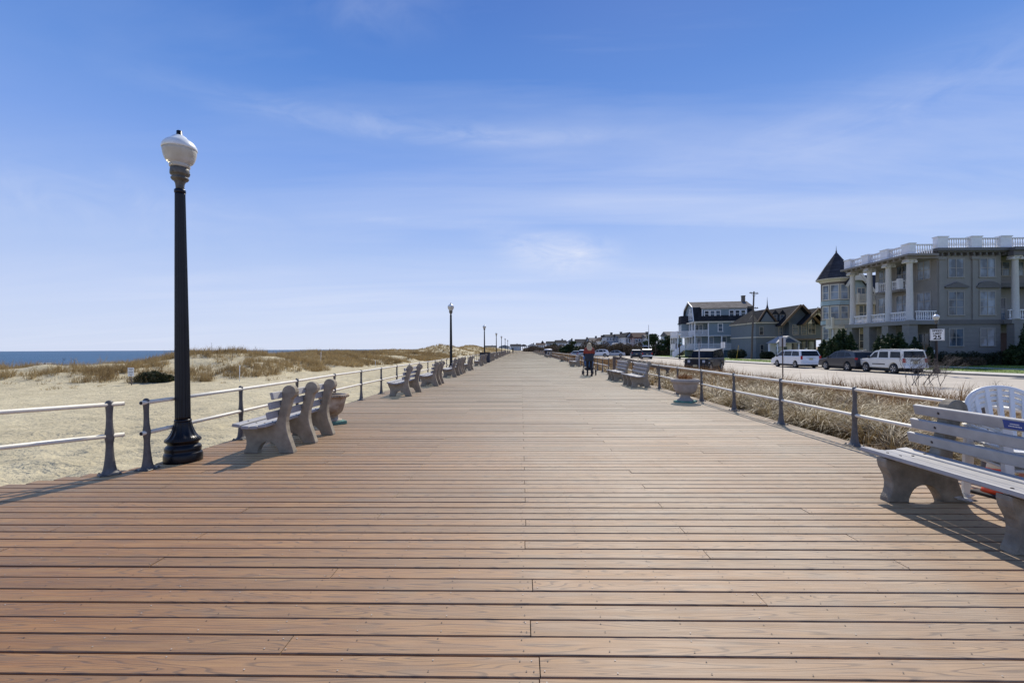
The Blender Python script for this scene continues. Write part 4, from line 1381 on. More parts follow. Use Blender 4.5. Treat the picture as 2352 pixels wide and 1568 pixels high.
LIB = dict(W=1.84, H=1.76, belt=1.12, tumble=.11, R=.37, sill=.40, x0=-2.2, x1=2.22, wheels=(-1.34, 1.36),
           top=[(2.22, .52), (2.20, .95), (2.12, 1.03), (1.1, 1.10), (.9, 1.12), (-2.14, 1.13), (-2.20, .70), (-2.22, .52)],
           cabin=[(1.12, 1.08), (.62, 1.60), (.42, 1.70), (-.2, 1.75), (-1.85, 1.76), (-2.02, 1.70), (-2.14, 1.10)],
           win=[[(.92, 1.16), (.52, 1.56), (.20, 1.60), (.20, 1.16)], [(.05, 1.16), (.05, 1.61), (-.75, 1.62), (-.85, 1.16)], [(-1.02, 1.17), (-.98, 1.62), (-1.85, 1.61), (-1.98, 1.17)]],
           wind=((1.08, 1.14), (.66, 1.58)), rear=((-2.13, 1.19), (-2.03, 1.64)), mirror=(.85, 1.18), rack=(-1.7, .2),
           bits=[('tail_light', -2.18, .80, .98, .03, .10, .15, 'red_lens'), ('number_plate', -2.205, 0, .84, .008, .16, .08, 'plate'), ('trim', -2.19, 0, .99, .01, .36, .03, 'rubber'), ('bumper', -2.24, 0, .55, .06, .88, .12, 'white'), ('headlight', 2.2, .66, .86, .03, .12, .10, 'clear_lens'), ('side_strip', 0.02, .922, .68, .62, .012, .035, 'rubber'), ('exhaust_shield', -2.1, 0, .38, .06, .70, .05, 'rubber')])
SEDAN = dict(W=1.82, H=1.44, belt=.94, tumble=.2, R=.33, sill=.26, x0=-2.38, x1=2.38, wheels=(-1.4, 1.42),
             top=[(2.38, .42), (2.34, .62), (2.1, .76), (1.2, .90), (.9, .94), (-1.6, .98), (-2.3, .95), (-2.38, .65), (-2.38, .40)],
             cabin=[(1.2, .88), (.35, 1.36), (.0, 1.43), (-.7, 1.44), (-1.1, 1.38), (-1.85, .94)],
             win=[[(.95, .96), (.32, 1.32), (-.1, 1.36), (-.1, .96)], [(-.18, .96), (-.18, 1.37), (-.8, 1.36), (-1.38, 1.0)]],
             wind=((1.12, .93), (.38, 1.34)), rear=((-1.8, .98), (-1.13, 1.36)), mirror=(.8, .98), mirror_body=True,
             bits=[('tail_light', -2.34, .72, .82, .04, .16, .06, 'red_lens'), ('headlight', 2.22, .70, .68, .12, .16, .06, 'clear_lens'), ('number_plate', -2.39, 0, .7, .008, .16, .07, 'plate'), ('bumper', -2.38, 0, .42, .04, .84, .10, 'rubber')])

p_black, p_white, p_grey = paint('black_car_paint', (.004, .004, .005)), paint('white_car_paint', (.78, .79, .8)), paint('charcoal_car_paint', (.022, .024, .032))
p_black.node_tree.nodes['Principled BSDF'].inputs['Specular IOR Level'].default_value = .3; p_black.node_tree.nodes['Principled BSDF'].inputs['Coat Weight'].default_value = .06
p_silver, p_navy, p_cream = paint('silver_car_paint', (.42, .45, .5)), paint('navy_car_paint', (.012, .016, .032)), paint('off_white_car_paint', (.72, .71, .66))
PARK = 'cars parked along the far kerb'
j = car('jeep', (13.62, 34.95, ZR), rad(-90 - 39), 'black square off-road vehicle with round headlights, parked at an angle beside the dry grass', 'off-road vehicle', JEEP, p_black)
b = MB(); b.lathe([(.01, 0), (.006, .7)], 5, -.1, -.5, 1.83); b.build('aerial', M['rubber'], j)
b = MB(); b.bbox(-1.55, 1.95, -.80, .80, 1.853, 1.862, .002)
HD = rad(91)
car('minivan', (25.15, 43.5, ZR), HD, 'white minivan with red tail lights, parked farthest of the three cars at the kerb', 'minivan', VAN, p_white, PARK)
car('suv', (25.6, 37.3, ZR), HD, 'charcoal grey rounded suv parked between the white minivan and the white boxy suv', 'suv', CRV, p_grey, PARK)
car('suv', (26.06, 33.5, ZR), rad(91), 'white boxy suv with black side strip, nearest car parked at the far kerb', 'suv', LIB, p_cream, PARK)
# distant cars
FARC = 'distant cars parked along the street'
car('suv', (21.0, 79.0, ZR), rad(80), 'dark navy suv by the flagpole, right one of the two parked side by side', 'suv', LIB, p_navy, FARC)
car('suv', (20.6, 84.5, ZR), rad(80), 'dark navy suv by the flagpole, left one of the two parked side by side', 'suv', CRV, p_navy, FARC)
car('sedan', (31.0, 105, ZR), rad(175), 'black sedan parked across the lawn strip right of the flagpole', 'car', SEDAN, p_black, FARC)
car('sedan', (19.2, 97, ZR), rad(170), 'silver sedan just right of the person, seen from its side', 'car', SEDAN, p_silver, FARC)
car('suv', (16.0, 97, ZR), rad(172), 'white suv partly hidden behind the person', 'suv', CRV, p_white, FARC)
car('suv', (12.2, 88, ZR), rad(60), 'silver suv left of the person behind the railing', 'suv', CRV, p_silver, FARC)
car('sedan', (11.2, 92, ZR), rad(60), 'pale blue-grey sedan left of the person, behind the silver suv', 'car', SEDAN, paint('blue_grey_car_paint', (.28, .34, .42)), FARC)

# ================================================================== signs and poles
def text_mesh(body, size, bold=False, align='CENTER'):
    cu = bpy.data.curves.new('lettering', 'FONT')
    cu.body = body; cu.size = size; cu.align_x = align; cu.align_y = 'CENTER'; cu.extrude = .002
    cu.offset = .006 * size / .2 if bold else .002
    return cu


def text(name, body, size, mat, parent, loc, rot=(PI / 2, 0, 0), bold=False, sx=1):
    cu = text_mesh(body, size, bold)
    tmp = bpy.data.objects.new('lettering_curve', cu); COL.objects.link(tmp)
    dg = bpy.context.evaluated_depsgraph_get(); dg.update()
    me = bpy.data.meshes.new_from_object(tmp.evaluated_get(dg)); bpy.data.objects.remove(tmp)
    o = bpy.data.objects.new(name, me); COL.objects.link(o)
    me.materials.clear(); me.materials.append(mat); o.parent = parent; o.location = loc; o.rotation_euler = rot; o.scale = (sx, 1, 1)
    KIDS.setdefault(parent.name, []).append(o)
    return o


SLX, SLY = at(2150, 33.2), 33.2
ls = copy_tree(l0); ls.location = (SLX + .02, SLY, ZR + .115); ls.rotation_euler = (0, 0, .4)
ls['label'] = 'street lamp behind the speed limit sign in front of the grey building'; ls['group'] = 'street-side lamps'
sg = empty('speed_limit_sign', (at(2153, 32.9), 32.9, ZR + .115), rad(-22), 'white speed limit 25 sign on the lamp post by the grey building', 'road sign')
b = MB(); b.bbox(-.40, .40, -.008, .008, 2.28, 3.08, .003); b.build('panel', M['sign_white'], sg)
b = MB()
for (xa, xb, za, zb) in ((-.375, .375, 3.045, 3.058), (-.375, .375, 2.302, 2.315), (-.375, -.362, 2.316, 3.044), (.362, .375, 2.316, 3.044)):
    b.box(xa, xb, -.0105, -.0085, za, zb)
b.build('border', M['ink'], sg)
text('lettering', 'SPEED', .19, M['ink'], sg, (0, -.011, 2.94), bold=True, sx=1.1)
text('lettering', 'LIMIT', .19, M['ink'], sg, (0, -.011, 2.75), bold=True, sx=1.1)
text('lettering', '25', .40, M['ink'], sg, (0, -.011, 2.48), bold=True, sx=1.15)
b = MB(); b.bbox(-.02, .02, .009, .03, 0, 3.05, .003); b.build('post', M['rust'], sg)

l2 = copy_tree(l0); l2.location = (at(1561, 76), 76, ZR + .115); l2['label'] = 'street lamp at the kerb in front of the blue gambrel house'; l2['group'] = 'street-side lamps'
for (px, Y) in ((1318 + 44, 150), (1300 + 4, 180), (1268, 215), (1262 + 40, 240)):
    c = copy_tree(l0); c.location = (at(px, Y), Y, ZR); c['label'] = 'tiny far street lamp in front of the distant houses'; c['group'] = 'street-side lamps'


def sign_post(px, Y, pyb, top, w, h, label, post, panel, zpan=None, rz=0, lines=0):
    X, Z = at(px, Y, pyb)
    root = empty('sign_post', (X, Y, Z), rz, label, 'sign')
    b = MB(); b.bbox(-.03, .03, -.02, .02, -.3, top, .004); b.build('post', M[post], root)
    if w:
        b = MB(); b.bbox(-w / 2, w / 2, .022, .03, zpan, zpan + h, .002); b.build('panel', M[panel], root)
        if lines:
            b = MB()
            for k in range(lines):
                zz = zpan + h - (k + .7) * h / (lines + .4)
                b.box(-w * .38, w * random.uniform(.1, .4), .0195, .0215, zz - h * .04, zz + h * .04)
            b.build('lettering', M['ink'], root)
    return root


sign_post(1798, 29, 861, 2.28, .40, .60, 'rusty brown sign post seen from the back of its grey panel, in the dry grass', 'rust', 'sign_back', 1.74)
sign_post(1606, 29.5, 852, 1.75, 0, 0, 'thin grey metal post in front of the black off-road vehicle', 'sign_back', None)
sign_post(1661, 60, 826, 2.25, .55, .75, 'small white notice on a post in front of the blue house', 'sign_back', 'sign_white', 1.5)
# beach notices
X, Z = at(302, 25.6, 888)
nb = empty('beach_notice', (X, 25.6, float(beach_z(np.array(X), np.array(25.6)))), rad(8), 'white dune notice on a grey post beside the dark green shrub', 'sign')
b = MB(); b.tube([(0, 0, -.2), (-.01, 0, .62)], .03, 8); b.tube([(-.17, .05, -.2), (-.10, .02, .95)], .012, 6); b.build('post', M['pole_wood'], nb)
b = MB(); b.bbox(-.16, .16, -.05, -.035, .50, .98, .004); b.build('panel', M['sign_white'], nb)
b = MB()
for k, ww in enumerate((.11, .08, .12, .10, .06)):
    b.box(-ww, ww, -.0525, -.0505, .90 - k * .085, .925 - k * .085)
b.build('lettering', M['ink'], nb)
X = at(103, 50); zz = float(beach_z(np.array(X), np.array(50.0)))
tb = empty('beach_notice', (X, 50, at(103, 50, 850)[1]), rad(35), 'pair of white panels on one post near the sea', 'sign')
b = MB(); b.tube([(0, 0, -.6), (0, 0, .85)], .04, 8); b.build('post', M['pole_wood'], tb)
for s in (-1, 1):
    b = MB(); b.bbox(s * .3 - .2, s * .3 + .2, -.06, -.045, .1, .82, .005); b.build('panel', M['sign_white'], tb)
for (px, Y, pyb, h, lb) in ((550, 27.5, 871, .95, 'thin white marker stake at the dune foot, just right of the tall lamp'), (737, 44, 846, 1.0, 'thin white marker stake in the dune grass above the near beach bench'), (862, 47, 834, .7, 'short white marker stake in the dune grass, farthest of the three')):
    X, Z = at(px, Y, pyb); z = float(beach_z(np.array(X), np.array(float(Y))))
    s_ = empty('marker_stake', (X, Y, z), 0, lb, 'stake', 'white stakes on the dunes')
    b = MB(); b.tube([(0, 0, -.2), (.02, 0, h)], .018, 6); b.build('stake', M['sign_white'], s_)

X = at(1490, 90)
fp = empty('flagpole', (X, 90, ZR), 0, 'thin white flagpole beside the two dark navy suvs', 'flagpole')
b = MB(); b.lathe([(.09, 0), (.085, .2), (.05, 6.1), (.045, 6.2)], 10); b.build('pole', M['white'], fp)
b = MB(); b.ball((0, 0, 6.27), .09); b.build('finial', M['white'], fp)

X = at(1726, 74)
up = empty('utility_pole', (X, 74, ZR + .1), 0, 'tall weathered timber utility pole with two crossarms between the blue and dark houses', 'utility pole')
up.rotation_euler = (0, rad(2.6), rad(10))
b = MB(); b.lathe([(.17, -.2), (.16, .5), (.11, 10.6), (.10, 10.65)], 14); b.build('pole', M['pole_wood'], up)
for z, w in ((10.35, .75), (8.05, .82)):
    b = MB(); b.bbox(-w, w, -.06, .06, z - .06, z + .06, .01); b.build('crossarm', M['pole_wood'], up)
    b = MB()
    for q in (-.85, -.5, .5, .85):
        b.lathe([(.035, 0), (.045, .05), (.03, .1), (.04, .14), (.01, .17)], 8, q * w, 0, z + .06)
    b.build('insulators', M['iron'], up)
    b = MB()
    for s in (-1, 1):
        b.tube([(s * w * .6, -.03, z - .05), (s * .1, -.03, z - .5)], .018, 5)
    b.build('brace', M['iron'], up)
b = MB(); b.tube([(-.1, 0, 6.9), (-.75, 0, 6.1), (-1.4, 0, 5.0)], .02, 5); b.build('guy_wire', M['iron'], up)
gw = MB(); gw.tube([(0, 0, 0), (.35, 0, 2.2)], .03, 6)
g_ = gw.build('guy_marker', simple('yellow_guy_guard', (.55, .36, .06), .6, .1)); g_.location = (at(1691, 70), 70, ZR + .1)
tag(g_, 'yellow guy wire guard leaning on the lawn left of the utility pole', 'guy guard')
# ================================================================== plants
def shrub(name, loc, cl, n, size, mat, label, cat, group=None, trunk=True, rz=0):
    """cl: list of (cx,cy,cz,rx,ry,rz) crown lumps"""
    root = empty(name, loc, rz, label, cat, group)
    cl = np.array(cl, float)
    V, Q = leaf_cloud(cl[:, :3], cl[:, 3:], n, size)
    V[:, 2] = np.maximum(V[:, 2], .0)
    link('crown', mesh_arrays('crown', V, Q), mat, root)
    if trunk:
        b = MB()
        for c in cl:
            b.tube([(c[0] * .1, c[1] * .1, -.1), (c[0] * .5, c[1] * .5, c[2] * .5), (c[0], c[1], c[2])], [.07, .05, .02], 6)
        b.build('trunk', M['bark'], root)
    return root


def upright_lumps(n, w, d, h, seed):
    rs = random.Random(seed)
    out = []
    for k in range(n):
        x, y = rs.uniform(-w, w), rs.uniform(-d, d)
        hh = h * rs.uniform(.45, 1.0) * (1 - .35 * abs(x) / w)
        out.append((x, y, hh * .5, rs.uniform(.35, .6), rs.uniform(.35, .6), hh * .5))
        # pointed flame-like shoots
        out.append((x + rs.uniform(-.2, .3), y, hh * .98, .14, .14, rs.uniform(.3, .55)))
    return out


EG = 'dark evergreen shrubs before the grey building'
shrub('evergreen_shrub', (at(1928, 49.5), 49.5, ZL), upright_lumps(20, 1.7, 1.1, 4.1, 3), 17000, .14, M['evergreen'], 'big ragged evergreen shrub left of the grey building, above the charcoal suv', 'shrub', EG)
shrub('evergreen_shrub', (at(2042, 46.3), 46.3, ZL), upright_lumps(12, 1.15, .7, 3.5, 5), 10000, .12, M['evergreen'], 'tall evergreen shrub under the grey building porch, behind the white boxy suv', 'shrub', EG)
shrub('evergreen_shrub', (at(2096, 45.8), 45.8, ZL), upright_lumps(13, 1.4, .7, 3.0, 8), 10000, .12, M['evergreen'], 'spreading evergreen shrub right of the tall porch one, behind the white boxy suv', 'shrub', EG)
shrub('evergreen_shrub', (at(2366, 44.6), 44.6, ZL), upright_lumps(12, 1.7, .9, 4.4, 12), 9000, .13, M['evergreen'], 'large dark evergreen shrub at the picture edge beside the red door', 'shrub', EG)
rs = random.Random(4)
hl = [(x, rs.uniform(-.25, .25), .62 + rs.uniform(-.08, .1), .75, .6, .72 + rs.uniform(-.1, .12)) for x in np.arange(-4.4, 5.6, .55)]
shrub('hedge', (at(2250, 45.9), 45.9, ZR + .05), hl, 20000, .075, M['hedge'], 'long low dark hedge along the foot of the grey building', 'hedge')
hl = [(x, rs.uniform(-.25, .25), .45, .55, .5, .5) for x in (-1.3, -.5, .4, 1.2)]
shrub('brown_bush', (at(2215, 44.2), 44.2, ZR + .05), hl, 3500, .07, M['scrub'], 'low brown bare bush in front of the dark hedge', 'bush')
shrub('round_shrub', (at(1692, 78), 78, ZL), [(-.5, 0, .7, 1.0, .8, .8), (.6, 0, .7, 1.0, .8, .8)], 3200, .11, M['hedge'], 'dark rounded shrub at the right foot of the blue house', 'shrub', 'rounded shrubs at the house feet')
shrub('round_shrub', (at(1762, 72), 72, ZL), [(-.35, 0, .55, .75, .6, .62), (.35, 0, .55, .75, .6, .62)], 3000, .1, M['hedge'], 'dark rounded shrub before the white portico', 'shrub', 'rounded shrubs at the house feet')
# beach shrub
X = at(352, 27); Z = float(beach_z(np.array(X), np.array(27.0)))
rs = random.Random(9)
shrub('beach_shrub', (X, 27, Z), [(-.75 + .25 * k, rs.uniform(-.2, .2), (.16 + .1 * math.sin(PI * (k + .5) / 7)), .3, .35, .2 + .2 * math.sin(PI * (k + .5) / 7)) for k in range(7)], 5200, .085, M['beach_leaf'], 'low spreading dark green shrub on the sand left of the tall lamp', 'shrub')
# scrub wall in front of the far houses, pines
def band(name, x0, x1, y0, y1, n, r, h, leaf, nl, mat, label=None, cat=None):
    rs = random.Random(hash(name) % 1000 + int(x0 * 7))
    cl = []
    for k in range(n):
        t = k / max(1, n - 1)
        hh = h * rs.uniform(.6, 1.1)
        cl.append((x0 + (x1 - x0) * t + rs.uniform(-.5, .5), y0 + (y1 - y0) * t + rs.uniform(-1.5, 1.5), ZR + hh * .45, r * rs.uniform(.8, 1.3), r, hh * .55))
    cl = np.array(cl)
    V, Q = leaf_cloud(cl[:, :3], cl[:, 3:], nl, leaf)
    V[:, 2] = np.maximum(V[:, 2], ZR)
    o = link(name, mesh_arrays(name, V, Q), mat)
    if label: tag(o, label, cat)
    else: tag(o, kind='stuff')
    return o


band('brown_scrub', at(1345, 125), at(1462, 118), 125, 118, 26, 1.4, 3.6, .22, 16000, M['scrub'])
band('brown_scrub', at(1455, 116), at(1560, 112), 116, 112, 24, 1.3, 2.6, .2, 13000, M['scrub'])
band('brown_scrub', at(1215, 210), at(1335, 140), 210, 140, 26, 2.2, 3.0, .3, 14000, M['scrub'])
PG = 'dark pines in front of the distant houses'


def pine(px, Y, h, w, label, n=2600, lean=0):
    rs = random.Random(px)
    X = at(px, Y)
    cl = []
    for k in range(11):
        t = rs.uniform(.3, 1)
        cl.append((rs.uniform(-w, w) * (1.15 - t * .7) + lean * t, rs.uniform(-w, w) * .6, h * t, w * .42, w * .42, h * .11))
    root = empty('pine_tree', (X, Y, ZR), 0, label, 'pine tree', PG)
    a = np.array(cl); V, Q = leaf_cloud(a[:, :3], a[:, 3:], n, .22 * Y / 100)
    link('crown', mesh_arrays('crown', V, Q), M['evergreen'], root)
    b = MB(); b.tube([(0, 0, -.2), (lean * .4, 0, h * .5), (lean, 0, h * .95)], [.16, .12, .04], 7)
    for c in cl: b.tube([(lean * .5, 0, c[2] * .7), (c[0], c[1], c[2])], [.06, .02], 5)
    b.build('trunk', M['bark'], root)


pine(1300, 132, 4.0, 2.6, 'leaning dark pine left of the person, above the railing', lean=1.2)
pine(1322, 138, 3.2, 2.0, 'small dark pine close left of the person')
pine(1506, 110, 5.6, 2.6, 'dark pine right of the flagpole in front of the red-brown house')
pine(1542, 112, 4.8, 2.2, 'dark pine at the left edge of the blue house porch')
pine(1268, 175, 3.6, 2.2, 'tiny far pine near the red-roofed house', 1500)
# bare shrub by the road
bs_root = empty('bare_shrub', (at(2122, 23.4), 23.4, -.48), 0, 'leafless wind-swept shrub in front of the white boxy suv', 'shrub')
tw = MB()


def twig(p, d, L, r, depth, rs):
    q = p + d * L
    mid = p + d * L * .5 + Vector((rs.uniform(-.06, .06), rs.uniform(-.06, .06), rs.uniform(-.03, .05))) * L
    tw.tube([p, mid, q], [r, r * .8, r * .6], 5 if depth > 2 else 3, cap=False)
    if depth == 0: return
    for k in range(rs.choice((2, 3, 3))):
        nd_ = (d + Vector((rs.uniform(-.55, .95), rs.uniform(-.6, .6), rs.uniform(-.35, .45)))).normalized()
        twig(p + d * L * rs.uniform(.55, 1.0), nd_, L * rs.uniform(.6, .85), r * .62, depth - 1, rs)


rs = random.Random(21)
for k in range(13):
    a = k * .9
    twig(Vector((rs.uniform(-.7, .6), rs.uniform(-.4, .4), -.05)), Vector((.5 * math.cos(a) + .25, .4 * math.sin(a), .9)).normalized(), rs.uniform(.42, .7), .014, 5, rs)
tw.build('branches', M['twig'], bs_root)
br2 = MB(); tw = br2
bs2 = empty('bare_shrub', (at(2335, 14.5), 14.5, -.45), 0, 'thin bare twiggy shrub at the picture edge behind the stacked chairs', 'shrub')
for k in range(4):
    twig(Vector((rs.uniform(-.7, .7), rs.uniform(-.3, .3), -.05)), Vector((rs.uniform(-.5, .3), rs.uniform(-.3, .3), 1)).normalized(), rs.uniform(.24, .36), .013, 4, rs)
br2.build('branches', M['twig'], bs2)

# ================================================================== houses
WIN_CACHE = {}


def window(parent, x, y, z, w, h, rz=0, cols=1, rows=2, frame='white', glass='glass', fw=.09, name='window', sill=True):
    """centre of the window at x,y,z on a wall that faces -y when rz is 0"""
    key = (round(w, 2), round(h, 2), cols, rows, frame, fw, sill)
    if key not in WIN_CACHE:
        b = MB()
        W, Hh = w / 2, h / 2
        b.box(-W - fw, -W, -.055, .03, -Hh, Hh); b.box(W, W + fw, -.055, .03, -Hh, Hh)
        b.box(-W - fw, W + fw, -.06, .03, Hh, Hh + fw); b.box(-W - fw - (.04 if sill else 0), W + fw + (.04 if sill else 0), -.09 if sill else -.06, .03, -Hh - fw, -Hh)
        for k in range(1, cols):
            xx = -W + w * k / cols; b.box(xx - fw * .42, xx + fw * .42, -.05, .03, -Hh, Hh)
        for k in range(1, rows):
            zz = -Hh + h * k / rows; b.box(-W, W, -.042, .03, zz - .03, zz + .03)
        f = b.mesh('window'); f.materials.append(M[frame])
        q = MB(); q.quad((-W, -.022, -Hh), (W, -.022, -Hh), (W, -.022, Hh), (-W, -.022, Hh))
        WIN_CACHE[key] = (f, q.mesh('pane'))
    f, p = WIN_CACHE[key]
    o = link(name, f, None, parent); o.location = (x, y, z); o.rotation_euler = (0, 0, rz)
    pm = p if len(p.materials) == 0 else p
    g = link('pane', p, M[glass] if len(p.materials) == 0 else None, o)
    if len(p.materials) and p.materials[0] != M[glass]:
        g.data = p.copy(); g.data.materials.clear(); g.data.materials.append(M[glass])
    return o


FX = -PI / 2      # window facing -x


def balustrade(b, p0, p1, z0, h, step=.22, r=.055, top=.09, mi=0, post=None):
    """rail on turned balusters from p0 to p1 at floor z0"""
    p0, p1 = Vector(p0), Vector(p1)
    d = p1 - p0; L = d.length; d.normalize()
    nrm = Vector((-d.y, d.x))
    for (za, zb, w) in ((z0, z0 + .07, top), (z0 + h - .1, z0 + h, top * 1.1)):
        q = [p0 + nrm * w, p1 + nrm * w, p1 - nrm * w, p0 - nrm * w]
        b.add([(v.x, v.y, za) for v in q] + [(v.x, v.y, zb) for v in q], [(0, 1, 2, 3)[::-1], (4, 5, 6, 7), (0, 1, 5, 4), (1, 2, 6, 5), (2, 3, 7, 6), (3, 0, 4, 7)], mi)
    n = max(1, int(L / step))
    hh = h - .17
    for k in range(n):
        c = p0 + d * (L * (k + .5) / n)
        b.lathe([(r * .8, 0), (r * .55, hh * .12), (r * 1.15, hh * .35), (r * .5, hh * .75), (r * .85, hh)], 6, c.x, c.y, z0 + .07, mi)


def picket(b, p0, p1, z0, h, step=.14, mi=0):
    p0, p1 = Vector(p0), Vector(p1); d = p1 - p0; L = d.length; d.normalize()
    nrm = Vector((-d.y, d.x)) * .03
    for (za, zb) in ((z0 + .08, z0 + .14), (z0 + h - .08, z0 + h)):
        q = [p0 + nrm, p1 + nrm, p1 - nrm, p0 - nrm]
        b.add([(v.x, v.y, za) for v in q] + [(v.x, v.y, zb) for v in q], [(0, 1, 2, 3)[::-1], (4, 5, 6, 7), (0, 1, 5, 4), (1, 2, 6, 5), (2, 3, 7, 6), (3, 0, 4, 7)], mi)
    n = max(1, int(L / step))
    for k in range(n + 1):
        c = p0 + d * (L * k / n)
        b.box(c.x - .028, c.x + .028, c.y - .028, c.y + .028, z0 + .14, z0 + h - .08, mi)


# ---------- grey building
M['grey_wall'] = siding('grey_olive_siding', (.25, .238, .212), .2, .08, .7, .5)
M['grey_wall_low'] = siding('grey_rusticated_ground_floor', (.215, .208, .19), .45, .08, .75, .9)
M['grey_trim'] = simple('dark_grey_cornice', (.12, .115, .11), .6, .1)
M['soffit'] = simple('taupe_soffit', (.22, .195, .165), .6, .1)
M['column'] = simple('pale_grey_column', (.56, .54, .49), .55, .06)
M['grey_frame'] = simple('taupe_window_frame', (.33, .31, .27), .55, .08)
M['red_door'] = simple('dark_red_door', (.045, .008, .009), .5, .1)
M['roof_flat'] = simple('flat_roofing', (.12, .12, .12), .9)
gb = empty('grey_building', (42, 48, ZL - .005), 0, 'large grey columned building with white balustrades, nearest on the street', 'building')
b = MB(); b.prism([(0, 0), (6.3, 0), (6.3, 2.2), (22, 2.2), (22, 8.2), (0, 8.2)], 4.5, 11.2, 'z'); b.build('wall', M['grey_wall'], gb)
b = MB(); b.prism([(.03, .03), (6.27, .03), (6.27, 2.23), (22, 2.23), (22, 8.17), (.03, 8.17)], 0, 4.05, 'z'); b.build('ground_floor_wall', M['grey_wall_low'], gb)
b = MB(); b.prism([(-.12, -.12), (6.42, -.12), (6.42, 2.08), (22.1, 2.08), (22.1, 8.3), (-.12, 8.3)], 4.051, 4.499, 'z'); b.build('band', M['grey_trim'], gb)
# main cornice and roof
b = MB(); b.prism([(-.55, -.75), (22.5, -.75), (22.5, 8.8), (-.55, 8.8)], 11.33, 11.62, 'z'); b.prism([(-.35, -.5), (22.4, -.5), (22.4, 8.6), (-.35, 8.6)], 11.2, 11.329, 'z')
for k in range(19):
    b.box(.1 + k * .62, .26 + k * .62, -.42, -.02, 10.93, 11.199)
b.build('roof', M['grey_trim'], gb)
b = MB()
prs = [(.12, -.25), (3.45, -.25), (6.35, -.25), (9.3, -.25), (12.2, -.25)]
for (x, y) in prs: b.box(x - .52, x + .52, y - .28, y + .28, 11.621, 12.72); 
for (x, y) in prs: b.box(x - .58, x + .58, y - .34, y + .34, 12.721, 12.82)
for p, q in zip(prs, prs[1:]): balustrade(b, (p[0] + .52, p[1]), (q[0] - .52, q[1]), 11.621, 1.05, .22, .075, .11)
b.build('roof_balustrade', M['white'], gb)
# front porch: floor, columns, roof
PX0, PXc = -3.1, -2.5
b = MB(); b.box(PX0 + .1, -.13, -.35, 9.1, 4.05, 4.47); b.build('porch_floor', M['grey_wall_low'], gb)


def column(parent, x, y, z0, z1, r=.30):
    b = MB()
    H = z1 - z0
    b.lathe([(r * 1.25, 0), (r * 1.25, .1), (r * 1.12, .14), (r * 1.15, .2), (r, .26), (r * .99, H * .35), (r * .84, H - .45), (r * .88, H - .42)], 24, x, y, z0)
    b.box(x - r * 1.45, x + r * 1.45, y - r * 1.2, y + r * 1.2, z1 - .12, z1)
    b.lathe([(r * .9, H - .42), (r * 1.15, H - .28), (r * 1.2, H - .12)], 20, x, y, z0)
    for sx in (-1, 1):
        b.tube([(x + sx * r * 1.35, y - r * 1.15, z1 - .25), (x + sx * r * 1.35, y + r * 1.15, z1 - .25)], .13, 12)
    return b.build('column', M['column'], parent)


for k in range(4):
    y = .3 + 2.72 * k
    column(gb, PXc, y, 4.471, 10.66)
    b = MB(); b.box(PXc - .42, PXc + .42, y - .45, y + .45, 0, 4.049); b.build('porch_pier', M['grey_wall_low'], gb)
for k in range(3):
    y = .3 + 2.72 * k
    b = MB(); balustrade(b, (PXc, y + .36), (PXc, y + 2.36), 4.472, .95, .21, .065, .10); b.build('balustrade', M['white'], gb)
    b = MB(); balustrade(b, (PXc, y + .47), (PXc, y + 2.25), .55, .9, .23, .065, .10); b.build('balustrade', M['white'], gb)
b = MB(); balustrade(b, (PXc + .34, .0), (-.16, .0), 4.472, .95, .21, .065, .10); b.build('balustrade', M['white'], gb)
b = MB(); balustrade(b, (PXc + .5, .0), (-.2, .0), .55, .9, .23, .065, .10); b.build('balustrade', M['white'], gb)
b = MB()
b.prism([(-3.4, -.65), (-.36, -.65), (-.36, 9.3), (-3.4, 9.3)], 10.90, 11.10, 'z'); b.prism([(-2.95, -.3), (-.02, -.3), (-.02, 9.0), (-2.95, 9.0)], 10.661, 10.899, 'z')
for k in range(12): b.box(-3.28, -2.96, -.3 + k * .78, -.16 + k * .78, 10.70, 10.898)
b.build('porch_roof', M['soffit'], gb)
b = MB()
prs = [(-2.75, .1), (-2.75, 2.95), (-2.75, 5.75), (-2.75, 8.6)]
for (x, y) in prs: b.box(x - .3, x + .3, y - .5, y + .5, 11.101, 12.12)
for (x, y) in prs: b.box(x - .36, x + .36, y - .56, y + .56, 12.121, 12.22)
for p, q in zip(prs, prs[1:]): balustrade(b, (p[0], p[1] + .5), (q[0], q[1] - .5), 11.101, 1.0, .22, .075, .11)
balustrade(b, (-2.45, -.2), (-.57, -.2), 11.101, 1.0, .22, .075, .11)
b.build('porch_roof_balustrade', M['white'], gb)
# third-floor balcony on the front
b = MB(); b.box(-1.45, -.005, 2.9, 6.3, 7.75, 8.0); b.build('balcony_floor', M['soffit'], gb)
b = MB()
for (x, y) in ((-1.25, 3.1), (-1.25, 6.1), (-1.25, 4.6)): b.box(x - .2, x + .2, y - .2, y + .2, 8.001, 9.12)
balustrade(b, (-1.25, 3.3), (-1.25, 4.4), 8.001, .95, .22, .06, .09); balustrade(b, (-1.25, 4.8), (-1.25, 5.9), 8.001, .95, .22, .06, .09)
balustrade(b, (-1.04, 3.1), (-.02, 3.1), 8.001, .95, .22, .06, .09)
b.build('balcony_balustrade', M['white'], gb)
for y, gl in ((1.55, 'glass_pale'), (4.3, 'glass'), (6.9, 'glass_pale')):
    window(gb, 0, y, 9.75, 1.5, 1.85, FX, 2, 2, 'grey_frame', gl)
    window(gb, 0, y, 6.05, 1.6, 2.7, FX, 2, 3, 'grey_frame', 'glass_pale')
    window(gb, .03, y, 2.2, 1.4, 1.9, FX, 2, 2, 'grey_frame', 'glass')
